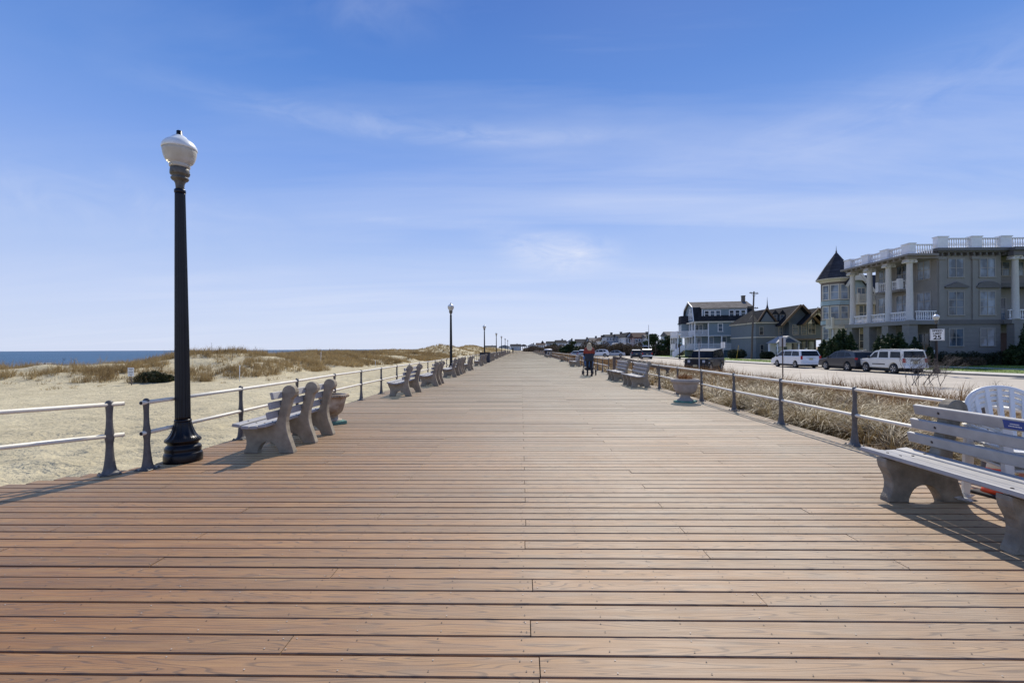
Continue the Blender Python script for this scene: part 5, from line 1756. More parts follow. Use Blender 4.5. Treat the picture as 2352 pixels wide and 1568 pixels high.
for k, (x, gl, g2, g3) in enumerate(((1.85, 'glass_pale', 'glass', 'glass'), (4.95, 'glass_pale', 'glass_pale', 'glass_pale'))):
    window(gb, x, 0, 9.72, 1.45, 1.8, 0, 2, 2, 'grey_frame', gl)
    window(gb, x, 0, 6.15, 1.45, 2.3, 0, 2, 3, 'grey_frame', g2)
    window(gb, x, .03, 2.72, 1.35, 1.7, 0, 2, 2, 'grey_frame', g3)
    b = MB()
    if k == 0: b.prism([(x - 1.15, 7.72), (x + 1.15, 7.72), (x + 1.15, 7.85), (x, 8.3), (x - 1.15, 7.85)], -.22, -.001, 'y')
    else: b.prism([(x - 1.2, 7.68), (x + 1.2, 7.68)] + [(x + 1.2 * math.cos(t * PI / 10), 7.72 + .62 * math.sin(t * PI / 10)) for t in range(11)], -.22, -.001, 'y')
    b.build('window_hood', M['grey_trim'], gb)
b = MB()
for x in (.1, 3.4):
    b.box(x, x + .5, -.12, -.001, 4.5, 10.55); b.box(x - .15, x + .65, -.22, -.001, 10.551, 10.85)
b.build('pilaster', M['grey_wall'], gb)
# right-hand porch
b = MB(); b.box(6.45, 22, -.9, 2.07, 4.05, 4.48); b.build('porch_floor', M['grey_wall_low'], gb)
b = MB(); b.box(6.4, 22, .6, 2.19, 7.85, 8.25); b.build('balcony_floor', M['grey_trim'], gb)
b = MB(); b.prism([(6.35, -1.35), (22.6, -1.35), (22.6, -.76), (6.35, -.76)], 11.25, 11.55, 'z'); b.box(6.45, 22.4, -1.1, -.51, 10.76, 11.249); b.build('porch_roof', M['grey_trim'], gb)
for x in (7.05, 12.5):
    column(gb, x, -.62, 4.481, 10.759)
    b = MB(); b.box(x - .42, x + .42, -.95, -.2, 0, 4.049); b.build('porch_pier', M['grey_wall_low'], gb)
b = MB(); balustrade(b, (7.42, -.62), (12.1, -.62), 4.481, .98, .22, .065, .10); b.build('balustrade', M['white'], gb)
b = MB(); balustrade(b, (6.5, -.55), (6.72, -.55), 4.481, .98, .22, .065, .10); b.build('balustrade', M['white'], gb)
window(gb, 8.6, 2.2, 9.95, 1.5, 1.4, 0, 2, 2, 'grey_frame', 'glass_pale'); window(gb, 8.2, 2.2, 5.7, 1.4, 2.3, 0, 2, 2, 'grey_frame', 'glass')
window(gb, 10.8, 2.2, 9.95, 1.5, 1.4, 0, 2, 2, 'grey_frame', 'glass_pale')
b = MB(); b.box(7.75, 9.0, 2.12, 2.19, .5, 3.2); b.build('door', M['red_door'], gb)
b = MB(); balustrade(b, (6.0, -1.6), (6.9, -2.3), .3, 1.0, .24, .06, .1); b.build('step_balustrade', M['white'], gb)

# ---------- Victorian with the round turret
M['cream'] = siding('cream_siding', (.58, .52, .38), .18, .06)
M['aqua'] = siding('pale_aqua_siding', (.36, .46, .46), .18, .06)
M['brown_band'] = simple('brown_trim_band', (.14, .11, .085), .6)
M['cream_trim'] = simple('cream_trim', (.66, .61, .49), .5, .06)
M['slate'] = shingle('dark_slate_roof', (.052, .053, .062))
M['grey_shingle'] = shingle('brown_grey_shingle_roof', (.165, .15, .138))
M['dark_shingle'] = shingle('charcoal_shingle_roof', (.032, .034, .039))
vt = empty('turret_house', (43.95, 66, ZL), rad(-4), 'cream and aqua Victorian house with a pointed round turret behind the grey building', 'house')
n = 10
b = MB(); b.lathe([(1.85, 0), (1.85, 11.1)], n, smooth=False); b.build('turret_wall', simple('brown_turret_siding', (.17, .135, .10), .7, .1), vt)
for (za, zb) in ((1.2, 2.4), (4.9, 5.45), (7.55, 8.15)):
    b = MB(); b.lathe([(1.88, za), (1.88, zb)], n, smooth=False); b.build('turret_band', M['aqua'], vt)
b = MB(); b.lathe([(1.89, 10.7), (2.1, 10.95), (2.45, 11.08), (2.45, 11.2)], n, smooth=False); b.build('turret_cornice', M['cream_trim'], vt)
b = MB(); b.lathe([(2.5, 11.2), (1.35, 13.1), (.06, 15.0)], n, smooth=False); b.build('turret_roof', M['slate'], vt)
b = MB(); b.lathe([(.07, 14.95), (.12, 15.1), (.05, 15.2), (.02, 15.7), (.01, 15.9)], 8); b.build('spire', M['iron'], vt)
for k in (-3, -2, -1):
    a = 2 * PI * (k + .5) / n - PI / 2 + PI / 2 + PI
    a = -PI / 2 + (k + 2) * 2 * PI / n - .05 - .3
    r_ = 1.85 * math.cos(PI / n)
    ak = (round((a - PI / n) / (2 * PI / n)) + .5) * 2 * PI / n
    for z, h in ((6.5, 1.6), (9.3, 1.9), (3.7, 1.8)):
        window(vt, r_ * math.cos(ak), r_ * math.sin(ak), z, .82, h, ak + PI / 2, 1, 2, 'cream_trim', 'glass_pale', .13)
# main body
b = MB(); b.box(.75, 12, -2.0, 2.6, 0, 7.6); b.build('wall', M['cream'], vt)
b = MB(); b.box(.72, 12.03, -2.03, 2.63, 4.6, 5.1); b.build('band', M['brown_band'], vt)
b = MB(); b.prism([(.75, 7.6), (4.2, 7.6), (1.2, 12.0), (.75, 11.3)], -1.98, 2.6, 'y'); b.build('gable_wall', M['aqua'], vt)
b = MB()
def slab(b, p, q, y0, y1, t=.18):
    dx, dz = q[0] - p[0], q[1] - p[1]; L = math.hypot(dx, dz); nx, nz = -dz / L * t, dx / L * t
    if nz < 0: nx, nz = -nx, -nz
    pl = [p, q, (q[0] + nx, q[1] + nz), (p[0] + nx, p[1] + nz)]
    b.prism(pl, y0, y1, 'y')
slab(b, (1.2, 12.1), (.1, 10.2), -2.5, 2.8); slab(b, (1.2, 12.1), (4.6, 7.1), -2.5, 2.8); b.prism([(-1.9, 7.61), (2.9, 7.61), (1.2, 11.9)], 1.6, 12, 'x')
b.build('roof', M['slate'], vt)
b = MB(); slab(b, (1.2, 11.95), (-.05, 9.8), -2.7, -2.51, .3); slab(b, (1.2, 11.95), (4.75, 6.8), -2.7, -2.51, .3)
b.prism([(.25, 10.25), (1.2, 11.9), (2.35, 10.25)] + [(1.3 + .9 * math.cos(t * PI / 8), 10.25 + .5 * math.sin(t * PI / 8)) for t in range(9)], -2.66, -2.52, 'y')
b.build('gable_trim', M['cream_trim'], vt)
for (x, z, w, h) in ((2.0, 8.9, .9, 1.6), (2.3, 6.4, 1.1, 1.9), (4.3, 6.4, 1.2, 2.0), (2.3, 2.6, 1.1, 1.9), (4.6, 2.6, 1.1, 1.9)):
    window(vt, x, -2.0, z, w, h, 0, 2, 2, 'cream_trim', 'glass')
for (x0, x1, z, y) in ((.9, 4.4, 7.75, -3.1), (-2.6, 4.2, 4.55, -3.6)):
    b = MB(); b.box(x0, x1, y, -2.04, z - .3, z); b.build('balcony_floor', M['cream_trim'], vt)
    b = MB(); picket(b, (x0 + .06, y + .06), (x1 - .06, y + .06), z + .001, 1.05); picket(b, (x0 + .06, y + .2), (x0 + .06, -2.1), z + .001, 1.05)
    for x in (x0 + .12, x1 - .12): b.box(x - .12, x + .12, y - .005, y + .24, z + .002, z + 1.2)
    b.build('balcony_railing', M['cream_trim'], vt)
b = MB()
for x in (-2.4, .8, 4.0): b.lathe([(.14, 0), (.12, 4.2)], 10, x, -3.4)
b.build('porch_column', M['cream_trim'], vt)
b = MB(); pts = [(-.8 + 1.4 * math.cos(t * PI / 12), 2.9 + 1.1 * math.sin(t * PI / 12)) for t in range(13)]; b.prism([(-2.3, 4.24)] + [(.7, 4.24)] + pts[0:1] + pts[1:], -3.5, -3.32, 'y'); b.build('porch_arch', M['cream_trim'], vt)
b = MB(); picket(b, (-5.0, -4.5), (0, -4.5), .1, 1.1, .16); b.build('porch_fence', M['cream_trim'], vt)

# ---------- dark gabled Victorian
DH_DEPTH = 5
M['slate_blue'] = siding('slate_blue_siding', (.10, .125, .15), .16, .08)
M['grey_green'] = siding('grey_green_siding', (.155, .18, .19), .16, .08)
M['ochre'] = simple('ochre_gable_trim', (.14, .088, .045), .55, .15)
M['navy_trim'] = simple('dark_navy_trim', (.035, .045, .065), .5)
M['half_timber'] = simple('cream_stucco', (.55, .52, .42), .8, .06)
dh = empty('gabled_house', (at(1736, 77), 77, ZL), 0, 'dark slate blue Victorian house with many gables and ochre trim', 'house')
dh.scale = (.9, 1, 1)
b = MB(); b.box(0, 5.2, 0, 9, 3.4, 5.7); b.build('wall', M['grey_green'], dh)
b = MB(); b.box(.02, 5.2, .02, 9, 0, 3.39); b.build('ground_floor_wall', M['grey_green'], dh)
b = MB(); b.box(-.12, 5.35, -.12, 9.1, 3.39, 3.55); b.box(-.25, 5.3, -.3, 9.2, 5.7, 5.9); b.build('band', M['cream_trim'], dh)
b = MB(); b.box(5.21, 11.2, -1.2, 9, 3.2, 5.8); b.build('upper_wall', M['slate_blue'], dh)
b = MB(); b.box(5.21, 11.2, .9, 9, 0, 3.19); b.build('porch_wall', M['slate_blue'], dh)
b = MB(); b.box(5.0, 11.4, -1.45, .89, 2.95, 3.19); b.build('porch_roof', M['brown_band'], dh)
b = MB()
for x in (5.3, 6.8, 8.3, 9.8, 11.1): b.box(x - .1, x + .1, -1.3, -1.1, 0, 2.94)
b.build('porch_post', M['navy_trim'], dh)
b = MB(); picket(b, (5.4, -1.2), (11.0, -1.2), .3, .95); b.build('porch_railing', M['navy_trim'], dh)
b = MB()
b.add([(-.4, -.4, 5.9), (6, -.4, 5.9), (6, 4.5, 8.1), (1.6, 4.5, 8.1), (-.4, 9.2, 5.9), (6, 9.2, 5.9)], [(0, 1, 2, 3), (0, 3, 4), (3, 2, 5, 4), (0, 4, 5, 1), (1, 5, 2)])
b.build('roof', M['dark_shingle'], dh)
b = MB(); b.prism([(.3, 5.91), (3.4, 5.91), (1.7, 8.0)], -.35, 3.8, 'y'); b.build('front_gable', M['dark_shingle'], dh)
b = MB(); b.prism([(.65, 5.95), (3.1, 5.95), (1.75, 7.5)], -.42, -.36, 'y'); b.build('gable_wall', M['grey_green'], dh)
b = MB(); slab(b, (1.7, 8.0), (.2, 5.9), -.55, -.3, .16); slab(b, (1.7, 8.0), (3.5, 5.9), -.55, -.3, .16); b.build('gable_trim', M['ochre'], dh)
b = MB(); b.lathe([(.14, 0), (.3, .12), (.2, .5), (.08, 1.0), (.03, 1.9), (.01, 2.3)], 8, 3.6, 2.6, 8.0); b.lathe([(.8, 7.1), (.5, 7.7), (.15, 8.3)], 6, 3.6, 2.6, 0, smooth=False); b.build('roof_finial', M['slate'], dh)
for x in (3.4, 4.7):
    b = MB(); b.box(x - .5, x + .5, -.1, 2.6, 5.95, 7.2); b.build('dormer', M['slate_blue'], dh)
    b = MB(); b.prism([(x - .62, 7.2), (x + .62, 7.2), (x, 7.9)], -.25, 2.6, 'y'); b.build('dormer_roof', M['dark_shingle'], dh)
    window(dh, x, -.1, 6.6, .5, .95, 0, 1, 2, 'grey_frame', 'glass_pale')
# big gable and the half-timbered gable at the right
b = MB(); slab(b, (6.9, 8.4), (3.6, 5.2), -2.0, 9, .2); slab(b, (6.9, 8.4), (10.0, 5.4), -2.0, 9, .2); b.build('gable_roof', M['dark_shingle'], dh)
b = MB(); slab(b, (6.9, 8.35), (3.5, 5.05), -2.2, -2.01, .34); slab(b, (6.9, 8.35), (10.1, 5.25), -2.2, -2.01, .34); b.build('gable_trim', M['ochre'], dh)
b = MB(); b.prism([(4.4, 5.81), (9.5, 5.81), (6.9, 8.2)], -1.21, -.9, 'y'); b.build('gable_wall', M['slate_blue'], dh)
b = MB(); slab(b, (9.3, 7.8), (6.6, 5.3), -3.0, 8, .2); slab(b, (9.3, 7.8), (12.0, 5.3), -3.0, 8, .2); b.build('gable_roof', M['dark_shingle'], dh)
b = MB(); slab(b, (9.3, 7.75), (6.5, 5.15), -3.2, -3.01, .26); slab(b, (9.3, 7.75), (12.1, 5.15), -3.2, -3.01, .26); b.build('gable_trim', M['ochre'], dh)
b = MB(); b.prism([(6.9, 5.5), (8.2, 5.5), (8.2, 6.3), (9.2, 7.0), (10.2, 6.3), (10.2, 5.5), (11.7, 5.5), (9.3, 7.7)], -2.7, -2.5, 'y'); b.build('half_timber_panel', M['half_timber'], dh)
b = MB()
for (p, q) in (((7.4, 5.5), (9.2, 7.3)), ((9.4, 7.3), (11.2, 5.5)), ((9.3, 7.0), (9.3, 8.1)), ((7.9, 6.6), (8.6, 5.6)), ((10.7, 6.6), (10.0, 5.6))): slab(b, p, q, -2.78, -2.71, .12)
b.build('half_timber_beams', M['navy_trim'], dh)
for (x, w) in ((6.3, .9), (7.8, .8)): window(dh, x, -1.2, 4.6, w, 1.5, 0, 1, 2, 'grey_frame', 'glass')
window(dh, 9.2, -1.2, 4.8, 1.1, 1.7, 0, 2, 2, 'grey_frame', 'glass')
for x in (1.0, 4.4): window(dh, x, 0, 4.5, .6, 1.2, 0, 1, 2, 'grey_frame', 'glass')
for x in (6.4, 7.8, 9.4, 10.6): window(dh, x, .9, 1.7, .8, 1.9, 0, 1, 2, 'grey_frame', 'glass_pale')
for x in (1.1, 3.1): window(dh, x, .02, 1.4, .5, 1.6, 0, 1, 2, 'grey_frame', 'glass')
b = MB(); picket(b, (6.6, -3.6), (12.6, -3.6), .05, 1.35, .16)
for x in (6.6, 9.0, 12.4): b.box(x - .13, x + .13, -3.75, -3.45, 0, 1.65)
b.build('white_railing', M['white'], dh)
po = empty('white_portico', (at(1811, 71.5), 71.5, ZL), rad(-6), 'small white gabled portico in front of the dark Victorian house', 'portico')
b = MB(); b.prism([(-1.85, 2.45), (1.85, 2.45), (0, 3.55)], -.2, 3.5, 'y'); b.build('roof', M['sign_back'], po)
b = MB(); b.prism([(-1.2, 2.55), (1.2, 2.55), (0, 3.28)], -.24, -.205, 'y'); b.build('pediment', simple('blue_pediment', (.05, .08, .16), .6), po)
for x in (-1.5, 1.5):
    b = MB(); b.lathe([(.14, 0), (.12, 2.44)], 12, x, .1); b.build('column', M['white'], po)
b = MB(); b.box(-1.6, 1.6, 2.6, 3.3, 0, 2.44); b.build('wall', M['white'], po)
window(po, -.5, 2.6, 1.3, .5, 1.2, 0, 1, 2, 'white', 'glass'); window(po, .7, 2.6, 1.3, .5, 1.2, 0, 1, 2, 'white', 'glass')

# ---------- blue gambrel house
M['blue_siding'] = siding('dusty_blue_siding', (.21, .27, .30), .16, .06)
M['blue_dark'] = siding('dark_blue_lattice', (.07, .12, .16), .2, .08)  # darker blue than the walls, for the foundation lattice
bh = empty('blue_house', (at(1595, 91), 91, ZL), rad(-8), 'dusty blue gambrel-roofed house with white two-storey porches', 'house')
L, Dp = 11.2, 9.6
bh.scale = (.96, 1, 1)
Z1, Z2, Z3 = 1.55, 4.15, 6.85
b = MB(); b.box(2.8, L, 0, Dp, Z2, Z3 - .25); b.box(.25, 2.79, 1.9, Dp, Z2, Z3 - .25); b.build('wall', M['blue_siding'], bh)
b = MB(); b.box(.25, L, 1.9, Dp, Z1, Z2 - .12); b.build('ground_floor_wall', M['blue_siding'], bh)
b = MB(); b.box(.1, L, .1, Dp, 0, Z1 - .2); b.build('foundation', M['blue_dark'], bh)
b = MB(); b.box(-.05, L + .05, -.1, Dp, Z1 - .199, Z1 - .001); b.build('porch_floor', M['white'], bh)
b = MB(); b.box(-.05, L + .08, -.08, Dp + .05, Z2 - .119, Z2 - .001); b.build('band', M['white'], bh)
b = MB(); b.box(-.35, L + .3, -.35, Dp + .35, Z3 - .249, Z3); b.build('eave', M['cream_trim'], bh)
def post_box(*q):
    b = MB(); b.box(*q); b.build('porch_post', M['white'], bh)


for x in (.1, 2.72, 5.2, 7.7, L - .1): post_box(x - .1, x + .1, -.06, .14, Z1, Z2 - .12)
for x in (.1, 2.68): post_box(x - .1, x + .1, -.06, .14, Z2, Z3 - .25)
for y in (2.4, 4.8, 7.2, 9.3):
    post_box(.0, .2, y - .1, y + .1, Z1, Z2 - .12); post_box(.0, .2, y - .1, y + .1, Z2, Z3 - .25)
post_box(L - .02, L + .09, -.07, .12, Z2, Z3 - .25)
def rail_run(parent, p0, p1, z):
    b = MB(); picket(b, p0, p1, z, 1.05, .13); b.build('porch_railing', M['white'], parent)


for (x0, x1) in ((.2, 2.62), (2.82, 5.1), (5.3, 7.6), (7.8, L - .2)): rail_run(bh, (x0, .04), (x1, .04), Z1)
rail_run(bh, (.2, .04), (2.58, .04), Z2)
for (y0, y1) in ((.2, 2.3), (2.5, 4.7), (4.9, 7.1)): rail_run(bh, (.1, y0), (.1, y1), Z2); rail_run(bh, (.1, y0), (.1, y1), Z1)
# gambrel roof
zr, zbk, yi = 10.9, 9.55, 1.15
pr = [(-.3, Z3 + .001), (yi - .25, zbk), (Dp / 2, zr), (Dp - yi + .25, zbk), (Dp + .3, Z3 + .001)]
b = MB(); b.prism(pr, .2, L + .1, 'x'); b.build('gable_wall', M['blue_siding'], bh)
b = MB()
def rslab(b, p, q, x0, x1, t=.14):
    dy, dz = q[0] - p[0], q[1] - p[1]; Ln = math.hypot(dy, dz); ny, nz = -dz / Ln * t, dy / Ln * t
    b.prism([p, q, (q[0] + ny, q[1] + nz), (p[0] + ny, p[1] + nz)], x0, x1, 'x')
rslab(b, pr[4], pr[3], -.15, L + .25, -.14); b.build('lower_roof', M['dark_shingle'], bh)
b = MB(); rslab(b, pr[0], pr[1], -.15, L + .25)
b.build('lower_roof', M['dark_shingle'], bh)
b = MB(); rslab(b, pr[1], pr[2], -.15, L + .25); rslab(b, pr[3], pr[2], -.15, L + .25, -.14); b.build('upper_roof', M['grey_shingle'], bh)
b = MB()
for p, q in zip(pr, pr[1:]):
    rslab(b, p, q, -.28, -.16, .2 if p[0] < Dp / 2 else .2)
b.build('barge_board', M['white'], bh)
b = MB(); b.box(1.5, 9.9, .06, 3.2, Z3 + .002, 9.28); b.build('dormer', M['blue_siding'], bh)
b = MB(); rslab(b, (-.12, 9.25), (3.4, 10.45), 1.3, 10.1, .12); b.build('dormer_roof', M['grey_shingle'], bh)
b = MB(); b.box(1.45, 1.6, -.0, .12, Z3 + .01, 9.26); b.box(9.8, 9.95, -.0, .12, Z3 + .01, 9.26); b.box(1.45, 9.95, -.04, .055, 9.18, 9.3); b.build('dormer_trim', M['white'], bh)
for x0 in (1.95, 6.65):
    for k in range(3): window(bh, x0 + .45 + k * 1.08, .06, 8.3, .72, 1.1, 0, 1, 2, 'white', 'glass', .14, sill=False)
for x in (4.95, 9.2): window(bh, x, 0, Z2 + 1.5, .72, 1.4, 0, 1, 2, 'white', 'glass', .13)
for x in (1.3, 3.7, 6.2, 8.6): window(bh, x, 1.9, Z1 + 1.3, .8, 1.9, 0, 1, 2, 'white', 'glass_pale', .1)
for x in (1.3,): window(bh, x, 1.9, Z2 + 1.3, 1.4, 1.7, 0, 2, 1, 'white', 'glass', .1)
window(bh, 9.2, .1, .75, .6, .8, 0, 1, 1, 'white', 'glass', .12)
for y in (3.0, 6.4):
    window(bh, .25, y, Z1 + 1.3, .9, 1.9, FX, 1, 2, 'white', 'glass'); window(bh, .25, y, Z2 + 1.3, .9, 1.8, FX, 1, 2, 'white', 'glass')
window(bh, .2, 3.3, 8.0, .7, 1.2, FX, 1, 2, 'white', 'glass_pale'); window(bh, .2, 6.3, 8.0, .7, 1.2, FX, 1, 2, 'white', 'glass_pale'); window(bh, .2, 4.8, 8.5, 1.0, 2.0, FX, 2, 3, 'white', 'glass_pale')
b = MB(); b.box(L - .7, L - .1, Dp / 2 - .35, Dp / 2 + .35, 10.3, 12.0); b.box(L - .76, L - .04, Dp / 2 - .41, Dp / 2 + .41, 12.001, 12.15); b.build('chimney', M['brown_band'], bh)
# seaward two-storey porch and stairs
b = MB(); b.box(-3.2, -.06, 1.2, 8.5, Z1 - .18, Z1 - .002); b.box(-3.2, -.06, 1.2, 8.5, Z2 - .3, Z2 - .12)
for y in (1.3, 3.6, 6.0, 8.4): b.box(-3.15, -2.97, y - .09, y + .09, 0, Z2 - .31)
for y in (1.3, 3.6, 6.0, 8.4): b.box(-3.15, -2.97, y - .09, y + .09, Z2 - .119, Z2 + .95)
picket(b, (-3.05, 1.4), (-3.05, 8.3), Z2 - .118, 1.05, .14); picket(b, (-3.05, 3.7), (-3.05, 8.3), Z1, 1.05, .14); picket(b, (-2.9, 1.3), (-.1, 1.3), Z2 - .118, 1.05, .14); picket(b, (-1.2, 1.3), (-.1, 1.3), Z1, 1.05, .14)
b.build('sea_porch', M['white'], bh)
b = MB()
for k in range(8):
    b.box(-3.2 + k * .26 - .9, -3.2 + k * .26 - .6, -.6, 1.15, k * .19, k * .19 + .05)
for y in (-.6, 1.1):
    b.add([(-4.1, y, 0), (-1.9, y, 1.55), (-1.9, y, 2.5), (-4.1, y, .95), (-4.1, y + .06, 0), (-1.9, y + .06, 1.55), (-1.9, y + .06, 2.5), (-4.1, y + .06, .95)], [(0, 1, 2, 3), (7, 6, 5, 4), (3, 2, 6, 7), (0, 4, 5, 1), (0, 3, 7, 4), (1, 5, 6, 2)])
b.build('stairs', M['white'], bh)
b = MB(); b.box(-1.5, .05, 5.6, 9.2, Z3 - .16, Z3 + .02); b.prism([(5.7, Z3 + .021), (9.1, Z3 + .021), (8.6, 8.35), (6.2, 8.35)], -1.35, .19, 'x'); b.build('bay_roof', M['slate'], bh)
b = MB(); b.box(-1.3, .24, 5.8, 9.0, Z2, Z3 - .17); b.build('bay_wall', M['blue_siding'], bh)
for y in (6.6, 8.2): window(bh, -1.3, y, Z2 + 1.3, .7, 1.5, FX, 1, 2, 'white', 'glass')

# ---------- distant houses
def far_house(px0, px1, Y, zt, ze, wall, roof, label, gable='x', wins=3, storeys=2, depth=9, trim='white', group='distant houses along the shore street'):
    x0, x1 = at(px0, Y), at(px1, Y)
    w = x1 - x0
    root = empty('house', (x0, Y, ZR), rad(random.uniform(-6, 2)), label, 'house', group)
    zt, ze = zt - ZR, ze - ZR
    b = MB(); b.box(0, w, 0, depth, 0, ze); b.build('wall', wall, root)
    b = MB()
    if gable == 'x':
        b.prism([(-.4, ze), (depth + .4, ze), (depth / 2, zt)], -.3, w + .3, 'x')
    else:
        b.prism([(-.4, ze), (w + .4, ze), (w / 2, zt)], -.5, depth + .3, 'y')
    b.build('roof', roof, root)
    if gable != 'x':
        b = MB(); b.prism([(.2, ze + .05), (w - .2, ze + .05), (w / 2, zt - .35)], -.56, -.51, 'y'); b.build('gable_wall', wall, root)
    for s in range(storeys):
        z = ze * (s + .55) / storeys
        for k in range(wins):
            window(root, w * (k + .5) / wins, 0, z, min(1.0, w / wins * .45), ze / storeys * .5, 0, 1, 2, trim, 'glass', .14, sill=False)
        for k in range(2):
            window(root, 0, depth * (k + .5) / 2, z, 1.0, ze / storeys * .5, FX, 1, 2, trim, 'glass', .14, sill=False)
    b = MB()
    zp = ze / storeys
    b.box(-2.2, -.01, .5, depth - .5, zp - .2, zp); picket(b, (-2.1, .6), (-2.1, depth - .6), zp + .001, 1.0, .3)
    picket(b, (-2.1, .6), (-.1, .6), zp + .001, 1.0, .3)
    for y in (.7, depth / 2, depth - .7): b.box(-2.15, -1.95, y - .1, y + .1, 0, zp - .2)
    b.build('porch', M[trim], root)
    if random.random() < .6:
        b = MB(); b.box(w * .6, w * .6 + .7, depth * .5, depth * .5 + .7, ze, zt + .7); b.build('chimney', M['brown_band'], root)
    return root


S = lambda c, nm: siding(nm, tuple(x * 1.35 for x in c), .2, .1)
fw = [S((.19, .23, .28), 'grey_blue_far_siding'), S((.34, .35, .36), 'pale_grey_far_siding'), S((.07, .105, .16), 'navy_far_siding'), S((.13, .055, .042), 'red_brown_far_shingle'), S((.50, .48, .43), 'cream_far_siding'), S((.25, .29, .33), 'steel_blue_far_siding')]
r1, r2, r3 = M['dark_shingle'], M['grey_shingle'], shingle('red_brown_far_roof', (.075, .05, .043))
FH = [(1535, 1567, 128, 5.9, 4.7, 5, r2, 'pale blue house with a grey roof behind the blue house', 'x', 4, 2),
      (1486, 1493 + 0, 119, 4.9, 4.0, 1, r2, 'narrow grey house partly behind the flagpole', 'x', 1, 2),
      (1457, 1488, 126, 5.6, 4.2, 3, r3, 'red-brown shingled house with a chimney left of the flagpole', 'x', 4, 2),
      (1437, 1455, 135, 5.9, 4.5, 1, r1, 'pale grey gabled house left of the red-brown house', 'y', 3, 2),
      (1417, 1437, 145, 5.8, 5.0, 2, r1, 'tall navy flat-fronted house beside the pale gabled one', 'x', 2, 3),
      (1393, 1418, 150, 5.8, 5.0, 0, r1, 'grey-blue balconied house left of the navy house', 'x', 4, 3),
      (1378, 1392, 165, 5.3, 3.9, 4, r3, 'small cream house with a brown roof', 'y', 2, 2),
      (1356, 1379, 175, 5.3, 3.9, 1, r2, 'pale grey house behind the person, right of their head', 'x', 4, 2),
      (1342, 1356, 190, 5.2, 3.7, 5, r1, 'steel blue house hidden behind the person', 'y', 3, 2),
      (1322, 1342, 205, 5.4, 3.8, 2, r1, 'navy house with a wide roof left of the person', 'x', 4, 2),
      (1300, 1322, 225, 5.5, 3.9, 1, r1, 'pale grey far house in the middle of the row', 'y', 4, 2),
      (1278, 1302, 250, 5.8, 4.2, 0, r1, 'long grey-blue far house', 'x', 5, 2),
      (1256, 1280, 285, 5.7, 4.2, 2, r1, 'far navy house near the end of the row', 'x', 5, 2),
      (1233, 1253, 300, 4.9, 3.6, 4, r3, 'white far house with a red roof and a small tower', 'x', 4, 2),
      (1212, 1232, 380, 5.2, 3.4, 1, r1, 'tiny pale house close to the vanishing end of the boardwalk', 'y', 4, 2),
      (1172, 1196, 420, 5.3, 3.4, 0, r1, 'tiny grey-blue house left of the boardwalk end', 'x', 5, 2),
      (1146, 1171, 460, 4.8, 3.3, 2, r1, 'tiny dark house far left of the boardwalk end', 'y', 5, 2),
      (1112, 1140, 520, 4.7, 3.3, 0, r1, 'tiny dark low house at the left end of the skyline', 'x', 5, 2)]
for (a, c_, Y, zt, ze, wi, rf, lb, gb_, wn, st_) in FH:
    h_ = far_house(a, c_, Y, zt, ze, fw[wi], rf, lb, gb_, wn, st_)
    if 'small tower' in lb:
        b = MB(); b.lathe([(.8, 4.4), (.8, 5.6), (1.0, 5.7), (.1, 7.0)], 8, 4, 4.5, smooth=False); b.build('tower', r3, h_)
pv = empty('pavilion', (at(1203, 300), 300, 0), 0, 'small dark arched pavilion at the far end of the boardwalk', 'pavilion')
b = MB()
for x in (-1.9, -.6, .6, 1.9): b.box(x - .2, x + .2, -.2, .2, 0, 2.6)
b.prism([(-2.2, 2.6), (2.2, 2.6), (2.2, 2.8), (1.4, 3.7), (0, 4.1), (-1.4, 3.7), (-2.2, 2.8)], -.6, 4, 'y'); b.build('roof', M['grey_shingle'], pv)

# ================================================================== people
def skin_body(name, pts, edges, mat, parent, root=0, sub=2):
    me = bpy.data.meshes.new(name)
    me.from_pydata([p[:3] for p in pts], edges, [])
    o = link(name, me, mat, parent)
    md = o.modifiers.new('skin', 'SKIN')
    md.use_smooth_shade = True
    for v, p in zip(me.skin_vertices[0].data, pts):
        r_ = p[3]
        v.radius = r_ if isinstance(r_, tuple) else (r_, r_)
    me.skin_vertices[0].data[root].use_root = True
    s_ = o.modifiers.new('sub', 'SUBSURF'); s_.levels = sub; s_.render_levels = sub
    return o


M['skin'] = simple('skin', (.45, .26, .19), .6, .05)
M['hair_blond'] = simple('blond_hair', (.68, .53, .31), .55, .35, 30, bmp=.4, bscale=60)
M['coat_red'] = simple('rust_red_coat', (.30, .055, .035), .8, .12, 12, bmp=.4, bscale=40)
M['coat_dark'] = simple('dark_slate_coat', (.03, .042, .055), .8, .15, 12, bmp=.4, bscale=40)
M['trousers'] = simple('black_trousers', (.014, .014, .018), .75, .2, 12)
M['shoe'] = simple('dark_shoe', (.02, .018, .018), .6)
M['pram_blue'] = simple('blue_pram_fabric', (.06, .17, .36), .7, .15, 10)
M['metal_dark'] = simple('dark_metal_tube', (.05, .05, .055), .4)
PXX, PYY = 3.40, 23.4
pe = empty('person', (PXX, PYY, 0), 0, 'long blond haired person in a rust and dark coat pushing a blue stroller', 'person')
pts = [(0, 0, .93, .13), (0, .01, 1.10, .125), (0, .02, 1.30, .15), (0, .03, 1.40, .10), (0, .04, 1.46, .055), (0, .055, 1.53, .085), (0, .06, 1.62, .07),
       (-.085, 0, .88, .095), (-.09, .10, .50, .062), (-.09, .02, .09, .042), (-.095, .14, .04, .038),
       (.085, 0, .88, .095), (.09, .03, .50, .062), (.09, -.16, .13, .042), (.095, -.10, .035, .038),
       (-.17, .03, 1.36, .06), (-.23, .10, 1.12, .048), (-.20, .34, 1.02, .036), (.17, .03, 1.36, .06), (.23, .10, 1.12, .048), (.20, .34, 1.02, .036)]
